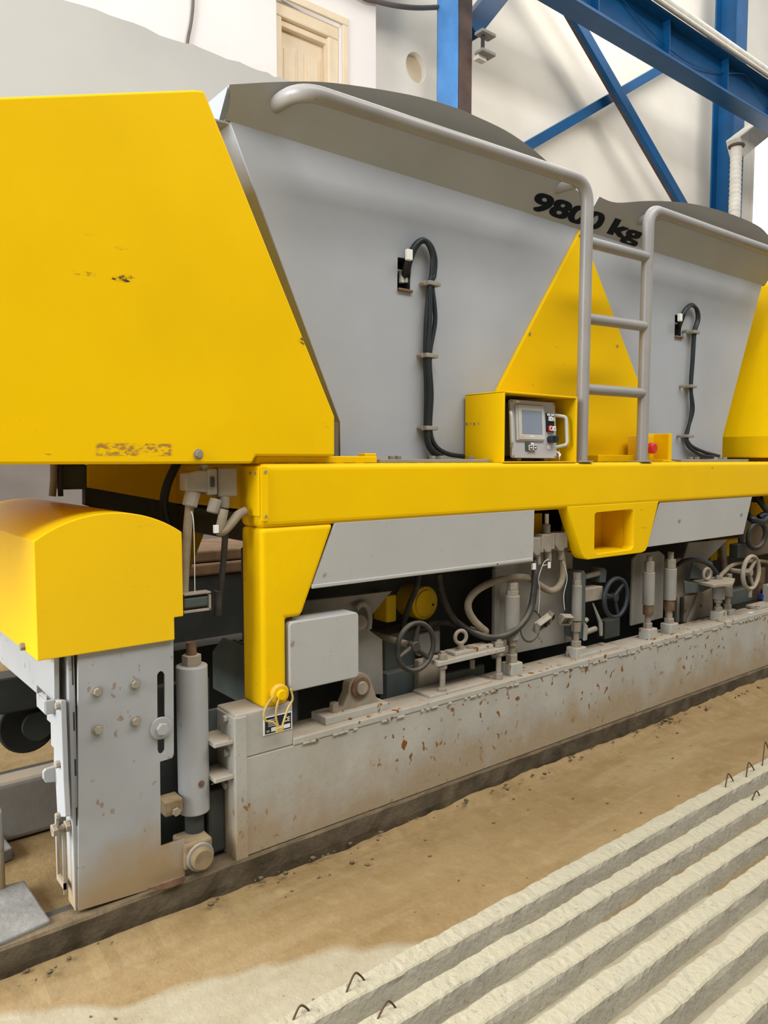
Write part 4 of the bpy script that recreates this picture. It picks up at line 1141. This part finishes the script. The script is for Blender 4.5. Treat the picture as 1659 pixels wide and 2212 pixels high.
# ---- safety pin with chain on the leg
c = atY(600, 1497, 2.2)
bs = cyl('pin_boss', c, c + Vector((0, -.022, 0)), .034, YELD, M, seg=24, bevel=.005)
for pth in ([(590, 1505), (578, 1520), (570, 1540), (573, 1556), (590, 1560), (600, 1570)], [(606, 1500), (598, 1525), (596, 1550), (603, 1575)],
            [(628, 1488), (632, 1510), (622, 1530), (612, 1560), (606, 1578)]):
    tube('pin_chain', smooth_path(P2(pth, 2.172), 5), .0042, BRASS, bs, seg=6)
box('pin_toggle', atY(596, 1575, 2.17).x, atY(612, 1575, 2.17).x, 2.165, 2.175, atY(604, 1582, 2.17).z, atY(604, 1570, 2.17).z, BRASS, bs)
cyl('pin_head', c + Vector((.0, -.02, .0)), c + Vector((0, -.034, 0)), .018, YELW, bs, seg=18, bevel=.003)

# =================================================================== UNDERGEAR BETWEEN BEAM AND SKIRT
def post_stack(px, parts, y, mat_block=GRYR):
    """parts: (kind, y_top, y_bottom, width in px)"""
    root = None
    for kind, t, b, w_ in parts:
        pt, pb = atY(px, t, y), atY(px, b, y)
        m = pxm(px, (t + b) / 2, y); r = w_ * m / 2
        X = atY(px, parts[-1][1], y).x
        z0, z1 = pb.z, pt.z
        if kind == 'block':
            z0 = .478
            o = box('stack_block', X - r, X + r, y - .036, y + .03, z0 - .002, z1, GRYR, root, bevel=.004)
        elif kind == 'sleeve':
            o = cyl('adjusting_post', (X, y, z0), (X, y, z1), r, GRYD, root or M, seg=24, bevel=.003)
            root = o
            continue
        else:
            o = None
        if o: continue
    for kind, t, b, w_ in parts:
        if kind in ('block', 'sleeve'): continue
        pt, pb = atY(px, t, y), atY(px, b, y); r = w_ * pxm(px, (t + b) / 2, y) / 2; X = WLOC[root.name].x
        if kind == 'rod': cyl('stud', (X, y, pb.z - .004), (X, y, pt.z + .004), r, BEI, root, seg=14)
        elif kind == 'nut': cyl('nut', (X, y, pb.z), (X, y, pt.z), r, BOLT, root, seg=6, bevel=.003, phase=R.random())
        elif kind == 'rust': cyl('rusty_nut', (X, y, pb.z), (X, y, pt.z), r, RUSTY, root, seg=10, bevel=.003)
    return root
YS = 2.265
post_stack(1105, [('sleeve', 1286, 1381, 32), ('nut', 1274, 1287, 28), ('nut', 1259, 1274, 26), ('nut', 1379, 1394, 24), ('rod', 1394, 1417, 14), ('nut', 1412, 1431, 28), ('block', 1429, 1455, 36)], YS)
post_stack(1244, [('sleeve', 1264, 1341, 22), ('nut', 1252, 1265, 21), ('nut', 1237, 1252, 19), ('nut', 1343, 1364, 22), ('rod', 1362, 1386, 14), ('nut', 1383, 1399, 24), ('block', 1396, 1420, 34)], YS)
post_stack(1399, [('sleeve', 1236, 1307, 25), ('nut', 1213, 1236, 22), ('rod', 1202, 1214, 12), ('rust', 1307, 1328, 23), ('rod', 1327, 1350, 13), ('nut', 1345, 1358, 21), ('block', 1356, 1380, 32)], YS)
post_stack(1445, [('sleeve', 1228, 1296, 27), ('nut', 1208, 1228, 23), ('rod', 1194, 1209, 13), ('rust', 1296, 1318, 23), ('rod', 1317, 1340, 14), ('nut', 1335, 1347, 23), ('block', 1345, 1367, 32)], YS)
post_stack(1551, [('sleeve', 1267, 1294, 26), ('nut', 1243, 1256, 16), ('nut', 1294, 1302, 18), ('rod', 1300, 1312, 10), ('nut', 1310, 1321, 17), ('block', 1319, 1339, 28)], YS)
post_stack(1571, [('sleeve', 1266, 1288, 20), ('nut', 1240, 1253, 18), ('rod', 1286, 1308, 12), ('nut', 1305, 1317, 18), ('block', 1315, 1332, 26)], YS + .05)

def handwheel(px, py, y, rpx, mat, depth, rim=0.009, spin=0.3, label=None):
    c = atY(px, py, y); r = rpx * pxm(px, py, y)
    bm = bmesh.new(); torus(bm, c, (0, 1, 0), r - rim, rim, 40, 10, 1.2)
    w = auto(from_bm('handwheel', bm, mat, M), 60)
    if label: w['label'] = label
    cyl('wheel_hub', c + Vector((0, -.006, 0)), c + Vector((0, .03, 0)), r * .2, mat, w, seg=18, bevel=.003)
    for k in range(3):
        t = spin + k * 2 * math.pi / 3
        e = c + Vector((math.cos(t) * (r - rim), 0, math.sin(t) * (r - rim)))
        s = c + Vector((math.cos(t) * r * .12, .012, math.sin(t) * r * .12))
        tube('spoke', [s, s.lerp(e, .5), e], lambda u: r * (.115 - .035 * u), mat, w, seg=10)
    cyl('shaft', c + Vector((0, .02, 0)), c + Vector((0, depth, 0)), r * .13, BEI, w, seg=14)
    return w, c, r
handwheel(898, 1397, 2.245, 58, BLKD, .30, .010, math.radians(80), 'dusty black three-spoke handwheel')
handwheel(1330, 1291, 2.225, 47, BLK, .10, .011, math.radians(45), 'clean black three-spoke handwheel')
handwheel(1622, 1237, 2.20, 40, BEI, .16, .012, math.radians(52), 'dust-coated beige handwheel')
b_ = atY(1620, 1276, 2.2); cyl('wheel_knob', (b_.x, 2.2, b_.z - .04), (b_.x, 2.2, b_.z + .005), .012, BEI, M, seg=12)

# chute, bearing and guard plates at the left
gx0, gx1 = atY(624, 1400, 2.198).x, atY(773, 1400, 2.198).x
gz0, gz1 = atY(628, 1494, 2.198).z, atY(640, 1342, 2.198).z
gd = prism('grey_guard', rrect(gx0, gx1, gz0, gz1, .016), 'y', 2.192, 2.285, GRYP, M, bevel=.004)
gd['label'] = 'plain grey sheet guard beside the leg'
bolt_front('guard_screw', 631, 1388, 2.192, .008, BOLT, gd, False, .006)
box('guard_tab', gx0 + .045, gx0 + .052, 2.25, 2.27, gz1 - .01, gz1 + .035, GRYD, gd, bevel=.001)
chu = prism('chute_side', XZ([(650, 1312), (846, 1276), (798, 1336), (799, 1362), (826, 1382), (828, 1500), (772, 1500), (700, 1420)], 2.40), 'y', 2.40, 2.412, GRYD, M, bevel=.002)
prism('chute_lip', XZ([(640, 1300), (846, 1276), (840, 1284), (655, 1320)], 2.39), 'y', 2.385, 2.402, GRYD, chu)
cyl('chute_boss', atY(776, 1345, 2.40), atY(776, 1345, 2.36), .033, BEI, chu, seg=22, bevel=.006)
tube('chute_pipe', smooth_path(P2([(768, 1314), (782, 1304), (794, 1312), (798, 1334), (796, 1358)], 2.37), 5), .013, GRYD, chu)
a, b = atZ(706, 1551, .478), atZ(842, 1508, .478)
pb_ = box('bearing_base', atY(704, 1545, 2.23).x, atY(840, 1510, 2.23).x, 2.232, 2.33, .476, .508, GRYR, M, bevel=.004)
c = atY(779, 1485, 2.255); rr_ = 31 * pxm(779, 1485, 2.255)
hx = [(c.x - rr_ * 2.0, .508), (c.x + rr_ * 1.8, .508), (c.x + rr_ * 1.5, .522), (c.x + rr_ * .98, c.z + .01)] + [(c.x + rr_ * math.cos(t), c.z + rr_ * math.sin(t)) for t in [math.pi * k / 12 for k in range(13)]] + [(c.x - rr_ * 1.0, c.z - .01), (c.x - rr_ * 1.5, .524)]
pbk = prism('pillow_block', hx, 'y', 2.258, 2.30, BEI, pb_, bevel=.004)
cyl('bearing_ring', c + Vector((0, .01, 0)), c + Vector((0, -.006, 0)), rr_ * .80, RUSTY, pb_, seg=28, bevel=.003)
cyl('shaft_end', c + Vector((0, 0, 0)), c + Vector((0, -.016, 0)), rr_ * .48, BOLT, pb_, seg=22, bevel=.003)
hexnut('base_bolt', (c.x - rr_ * 2.1, 2.27, .508), .018, .035, BEI, pb_)
# yellow motor
for nm, px_, py_, y0, y1, rp, mt in (('vibrator_motor', 919, 1303, 2.50, 2.70, 37, YELD), ('vibrator_motor', 851, 1316, 2.56, 2.70, 0, YELD)):
    if not rp:
        pbox('motor_bracket', 836, 1284, 857, 1346, 2.50, 2.6, mt, M, .008); continue
    c = atY(px_, py_, y0); r = rp * pxm(px_, py_, y0)
    mo = cyl(nm, c, (c.x, y1, c.z), r, mt, M, seg=30, bevel=.005)
    if rp == 37:
        mo['label'] = 'dusty yellow round motor'
        cyl('motor_cap', c + Vector((0, .002, 0)), c + Vector((0, -.008, 0)), r * .8, mt, mo, seg=28, bevel=.002)
        cyl('cap_plug', c + Vector((r * .5, -.008, -.01)), c + Vector((r * .5, -.011, -.01)), .006, BLK, mo, seg=10)
        tube('motor_lead', smooth_path([atY(a_, b_, y_) for a_, b_, y_ in ((905, 1238, 2.42), (900, 1270, 2.42), (885, 1305, 2.43), (873, 1345, 2.45), (868, 1370, 2.48))], 6), .0125, BLKD, mo)
pbox('gear_housing', 832, 1350, 952, 1470, 2.46, 2.60, DGRN, M, .01)
pbox('gear_block', 905, 1362, 952, 1420, 2.43, 2.46, GRYD, M, .008)
pbox('gear_foot', 836, 1440, 906, 1515, 2.42, 2.47, DGRN, M, .004)
pbox('gear_support', 905, 1415, 960, 1500, 2.385, 2.42, BEI, M, .006)
cyl('grease_nipple', atY(922, 1487, 2.36), atY(933, 1487, 2.36), .008, BOLT, M, seg=10)
# clamp plate with eye bolt
zp = atY(957, 1436, 2.225).z
cl = box('clamp_plate', atY(947, 1436, 2.225).x, atY(1092, 1400, 2.225).x, 2.222, 2.32, zp - .004, zp + .016, GRYR, M, bevel=.003)
x0_, x1_ = atY(982, 1410, 2.25).x, atY(1064, 1398, 2.25).x
box('washer_plate', x0_, x1_, 2.245, 2.315, zp + .016, zp + .030, GRYR, cl, bevel=.002)
c = atY(995, 1376, 2.28); bm = bmesh.new(); torus(bm, c, (0.25, 1, 0), 14 * pxm(995, 1376, 2.28), .0085, 28, 10)
eb = auto(from_bm('eye_bolt', bm, BEI, cl), 60); eb['label'] = 'beige ring bolt'
cyl('eye_neck', (c.x, 2.28, zp + .028), (c.x, 2.28, c.z - .024), .014, BEI, eb, seg=14)
q = atY(1016, 1396, 2.265); hexnut('clamp_bolt', (q.x, 2.265, zp + .030), .015, .014, BEI, cl)
for px_ in (956, 1077):
    q = atY(px_, 1436, 2.245)
    X = q.x
    cyl('clamp_stud', (X, 2.245, .478), (X, 2.245, zp + .05), .012, BOLT, cl, seg=14)
    for z0, h_ in ((zp + .016, .024), (zp - .022, .018), (.478, .028)):
        hexnut('clamp_nut', (X, 2.245, z0), .021, h_, BOLT, cl, phase=R.random())
pbox('clamp_rest', 960, 1436, 1047, 1482, 2.335, 2.36, DGRN, M, .004)
q0 = atY(930, 1490, 2.225); box('clamp_foot', q0.x, atY(1060, 1450, 2.225).x, 2.225, 2.335, .476, .490, GRYR, M, bevel=.003)
cyl('rest_bolt', atY(1020, 1425, 2.32), atY(1020, 1444, 2.32), .012, BOLT, M, seg=6)
# mounting plates behind the posts
mp1 = prism('mounting_plate', XZ([(1070, 1195), (1238, 1165), (1236, 1386), (1112, 1412), (1066, 1424)], 2.355), 'y', 2.355, 2.37, GRYD, M, bevel=.003)
mp1['label'] = 'dusty grey upright mounting plate'
box('plate_edge', atY(1064, 1300, 2.35).x, atY(1075, 1300, 2.35).x, 2.335, 2.356, atY(1070, 1418, 2.35).z, atY(1070, 1230, 2.35).z, GRYD, mp1)
bm = bmesh.new(); cc_ = atY(1147, 1352, 2.3535); torus(bm, cc_, (0, 1, 0), .075, .0022, 40, 6); from_bm('inspection_ring', bm, DARK, mp1)
for a, b in ((1149, 1382), (1166, 1375), (1171, 1383)): cyl('ring_screw', atY(a, b, 2.355), atY(a, b, 2.35), .005, BOLT, mp1, seg=8)
mp2 = prism('mounting_plate', XZ([(1364, 1352), (1368, 1208), (1378, 1196), (1425, 1190), (1436, 1200), (1432, 1335)], 2.335), 'y', 2.335, 2.35, GRYD, M, bevel=.003)
prism('mounting_plate', XZ([(1436, 1215), (1500, 1195), (1540, 1215), (1540, 1330), (1440, 1350)], 2.40), 'y', 2.40, 2.412, BEI, M, bevel=.003)
for a in (1457, 1472): pbox('guide_slot', a, 1290, a + 6, 1345, 2.385, 2.40, DARK, M, .001)
pbox('guide_strip', 1478, 1280, 1520, 1345, 2.378, 2.39, BEI, M, .003)
for a, b in ((1480, 1319), (1501, 1312), (1514, 1309)): cyl('guide_bolt', atY(a, b, 2.378), atY(a, b, 2.372), .008, RUSTY, M, seg=10)
prism('guide_arm', XZ([(1484, 1345), (1500, 1300), (1512, 1265), (1516, 1266), (1503, 1310), (1492, 1345)], 2.37), 'y', 2.365, 2.378, GRYD, M)
# right-hand chute and shelf bracket
prism('chute_side', XZ([(1476, 1210), (1488, 1172), (1573, 1165), (1526, 1212)], 2.38), 'y', 2.38, 2.392, GRYD, M, bevel=.002)
zs_ = atY(1540, 1262, 2.23).z
shp = [(atZ(a, b, zs_ + .01).x, atZ(a, b, zs_ + .01).y) for a, b in ((1477, 1250), (1541, 1264), (1583, 1260), (1588, 1250), (1560, 1246))]
sb_ = prism('shelf_bracket', shp, 'z', zs_ - .006, zs_ + .012, BEI, M, bevel=.003)
prism('bracket_gusset', XZ([(1478, 1254), (1540, 1268), (1516, 1280), (1480, 1282)], 2.30), 'y', 2.30, 2.31, DGRN, sb_)
prism('bracket_gusset', XZ([(1492, 1250), (1496, 1216), (1528, 1240), (1526, 1252)], 2.33), 'y', 2.33, 2.34, DGRN, sb_)
c = atY(1527, 1240, 2.27); bm = bmesh.new(); torus(bm, c, (0.1, 1, 0), 12 * pxm(1527, 1240, 2.27), .0095, 26, 10)
auto(from_bm('eye_bolt', bm, BEI, sb_), 60)
tube('right_hose', smooth_path([atY(a_, b_, y_) for a_, b_, y_ in ((1462, 1221, 2.36), (1478, 1212, 2.32), (1500, 1209, 2.30), (1525, 1216, 2.29), (1543, 1231, 2.28), (1552, 1247, 2.28))], 6), .0125, BLK, M)
tube('grey_pipe', smooth_path([atY(a_, b_, y_) for a_, b_, y_ in ((1555, 1245, 2.28), (1566, 1234, 2.30), (1580, 1222, 2.34), (1602, 1215, 2.36), (1640, 1212, 2.36), (1700, 1222, 2.36))], 6), .013, HOSE, M)
tube('grey_pipe', [atY(1560, 1175, 2.42), atY(1565, 1230, 2.42)], .022, HOSE, M)
tube('grey_pipe', [atY(1572, 1228, 2.40), atY(1604, 1236, 2.36)], .012, BEI, M)
# gear bracket with second handwheel
gbk = prism('gear_bracket', XZ([(1252, 1380), (1254, 1240), (1260, 1232), (1264, 1240), (1262, 1380)], 2.25), 'y', 2.245, 2.34, DGRN, M, bevel=.003)
prism('bracket_plate', XZ([(1294, 1258), (1297, 1228), (1303, 1226), (1308, 1232), (1306, 1258)], 2.27), 'y', 2.262, 2.34, DGRN, gbk, bevel=.003)
prism('bracket_plate', XZ([(1262, 1345), (1268, 1352), (1266, 1382), (1260, 1384)], 2.235), 'y', 2.228, 2.24, GRYD, gbk, bevel=.002)
prism('bracket_plate', XZ([(1280, 1302), (1300, 1345), (1300, 1372), (1296, 1374), (1294, 1345)], 2.245), 'y', 2.238, 2.25, GRYD, gbk, bevel=.002)
a, b = atY(1262, 1246, 2.28), atY(1302, 1236, 2.28); tube('spacer_rod', [a, b], .014, GRYD, gbk)
a, b = atY(1264, 1366, 2.26), atY(1286, 1358, 2.26); tube('spacer_rod', [a, b], .014, GRYD, gbk)
a, b = atY(1262, 1343, 2.26), atY(1268, 1338, 2.26); tube('spacer_rod', [a, b], .012, GRYD, gbk)
pbox('gear_box', 1264, 1266, 1303, 1302, 2.25, 2.33, BEI, gbk, .005)
q0 = atY(1255, 1404, 2.225); box('bracket_foot', q0.x, atY(1334, 1378, 2.225).x, 2.225, 2.32, .476, .497, GRYR, gbk, bevel=.003)
pbox('gear_sump', 1306, 1335, 1340, 1382, 2.345, 2.40, DARK, M, .004)
# connector bank over the mounting plate
for k, (a, top_, w_) in enumerate(((1148, 1162, 20), (1170, 1155, 22), (1198, 1152, 22))):
    cn = prism('cable_connector', XZ([(a, top_), (a + w_, top_ - 1), (a + w_, top_ + 28), (a + w_ - 4, top_ + 38), (a + 8, top_ + 38), (a, top_ + 26)], 2.26), 'y', 2.255, 2.33, CONN, M, bevel=.004)
    pbox('connector_cap', a + w_ + 1, top_ - 3, a + w_ + 7, top_ + 32, 2.252, 2.335, CONN, cn, .003)
    cyl('connector_neck', atY(a + w_ * .6, top_ + 56, 2.285), atY(a + w_ * .55, top_ + 34, 2.285), .019, CONN, cn, seg=16)
cyl('cable_entry', atY(1180, 1155, 2.30), atY(1180, 1132, 2.30), .020, CONN, M, seg=16, bevel=.004)
tube('entry_cable', P2([(1181, 1134), (1181, 1110)], 2.30), .010, WHT, M)
pbox('yellow_stay', 1156, 1108, 1172, 1155, 2.36, 2.40, YELD, M, .004)
# hoses
tube('beige_hose', smooth_path([atY(a_, b_, y_) for a_, b_, y_ in ((1212, 1195, 2.285), (1216, 1225, 2.28), (1214, 1252, 2.27), (1203, 1271, 2.265), (1188, 1276, 2.27), (1168, 1266, 2.28), (1146, 1251, 2.285), (1118, 1247, 2.285), (1075, 1254, 2.29), (1035, 1272, 2.30), (1014, 1295, 2.31), (1012, 1318, 2.31), (1024, 1340, 2.31), (1040, 1356, 2.305), (1049, 1364, 2.30), (1040, 1369, 2.31), (1015, 1360, 2.36))], 8), .0165, HOSE, M, seg=14, label='dusty beige looped hose')
tube('black_hose', smooth_path([atY(a_, b_, y_) for a_, b_, y_ in ((1154, 1208, 2.285), (1156, 1240, 2.262), (1154, 1275, 2.25), (1148, 1310, 2.245), (1135, 1338, 2.24), (1110, 1364, 2.235), (1080, 1376, 2.25), (1050, 1376, 2.28), (1015, 1362, 2.33), (985, 1342, 2.38), (965, 1310, 2.40), (952, 1270, 2.40), (948, 1240, 2.40))], 8), .0155, BLKD, M, seg=14, label='dark hose curving down in front of the plate')
tube('black_hose', smooth_path([atY(a_, b_, y_) for a_, b_, y_ in ((925, 1350, 2.44), (960, 1345, 2.42), (985, 1350, 2.40))], 5), .014, BLKD, M)
pbox('cable_marker', 1151, 1217, 1158, 1231, 2.24, 2.25, WHT, M, .001)
for pth in ([(1163, 1325), (1166, 1275), (1163, 1250), (1175, 1215), (1186, 1208)], [(1220, 1318), (1218, 1285), (1225, 1250), (1221, 1225), (1216, 1212)], [(1172, 1222), (1184, 1219), (1190, 1214)]):
    tube('cap_cord', smooth_path(P2(pth, 2.245), 5), .0015, WHT, M, seg=6)
pbox('cord_tag', 1184, 1214, 1190, 1228, 2.236, 2.24, WHT, M, .001)
for (a, b, w_, h_, an) in ((1166, 1343, 36, 26, -.35), (1178, 1332, 24, 20, -.5), (1216, 1334, 28, 22, .15)):
    c = atY(a, b, 2.245); m_ = pxm(a, b, 2.245); W2, H2 = w_ * m_ * .65, h_ * m_ * .5
    bm = bmesh.new()
    bm_box(bm, -W2, W2, -.008, .0, -H2, H2)
    for (u0, u1, v0, v1) in ((-W2, -W2 * .8, -H2, H2), (W2 * .8, W2, -H2, H2), (-W2, W2, -H2, -H2 * .75), (-W2, W2, H2 * .75, H2)): bm_box(bm, u0, u1, -.032, -.008, v0, v1)
    bmesh.ops.transform(bm, matrix=Matrix.Translation(c) @ Matrix.Rotation(an, 4, 'Y') @ Matrix.Rotation(.5, 4, 'X'), verts=bm.verts)
    from_bm('hanging_cap', bm, CONN if a != 1178 else BLKD, M, bevel=.002, label='open plastic connector cap hanging on a cord')
# things at the right edge
bm = bmesh.new(); c = atY(1635, 1157, 2.26); torus(bm, c, (0.2, 1, 0.1), 28 * pxm(1635, 1157, 2.26), .016, 36, 10)
auto(from_bm('hose_coil', bm, BLKD, M), 60)
tube('black_hose', smooth_path([atY(a_, b_, y_) for a_, b_, y_ in ((1612, 1110, 2.34), (1625, 1122, 2.27), (1645, 1128, 2.25), (1655, 1120, 2.25), (1652, 1112, 2.26), (1640, 1118, 2.28))], 6), .022, BLK, M)
tube('black_hose', smooth_path([atY(a_, b_, y_) for a_, b_, y_ in ((1634, 1076, 2.30), (1645, 1088, 2.27), (1658, 1104, 2.25), (1690, 1130, 2.25))], 6), .018, BLK, M)
pbox('grey_drum', 1607, 1112, 1700, 1206, 2.46, 2.60, BEI, M, .01)
pbox('yellow_mesh_guard', 1622, 1080, 1690, 1118, 2.50, 2.53, YELD, M, .004)
pbox('yellow_drive_cover', 1563, 1160, 1604, 1205, 2.48, 2.6, YELD, M, .02)
pbox('yellow_stay', 1536, 1190, 1550, 1212, 2.48, 2.52, YELD, M, .004)
pbox('valve_block', 1594, 1172, 1622, 1206, 2.32, 2.38, DARK, M, .006)
cyl('valve_plug', atY(1600, 1172, 2.35), atY(1600, 1160, 2.35), .016, DARK, M, seg=14)
pbox('slide_block', 1575, 1262, 1650, 1310, 2.40, 2.5, DGRN, M, .006)
pbox('rear_pedestal', 1640, 1225, 1654, 1300, 2.36, 2.42, RUSTY, M, .004)
pbox('blue_cap', 1646, 1282, 1656, 1296, 2.33, 2.36, BLUEP, M, .003)
box('pedestal_foot', atY(1634, 1308, 2.26).x, 5.1, 2.25, 2.33, .478, .50, GRYR, M, bevel=.003)
q = atZ(1622, 1323, .479); tag(box('paper_scrap', q.x - .02, q.x + .02, q.y - .012, q.y + .012, .4785, .4795, WHT, None, bevel=0), 'small white scrap of paper lying on the grey base beam at right', 'paper')

# stack of brown boards seen through the gap beside the leg
for k in range(2):
    t_ = box('brown_board', 1.35 + .05 * k, 2.85, 4.1 + .03 * k, 4.75, .765 + .075 * k, .835 + .075 * k, WOOD, None, bevel=.012)
    tag(t_, ('lower', 'upper')[k] + ' brown board of the pair behind the machine, seen beside the yellow leg', 'board', 'brown boards stacked behind the machine')
tag(box('board_trestle', 1.3, 2.9, 4.12, 4.7, 0, .765, DARK, None, bevel=.01), 'dark trestle under the two brown boards', 'trestle')
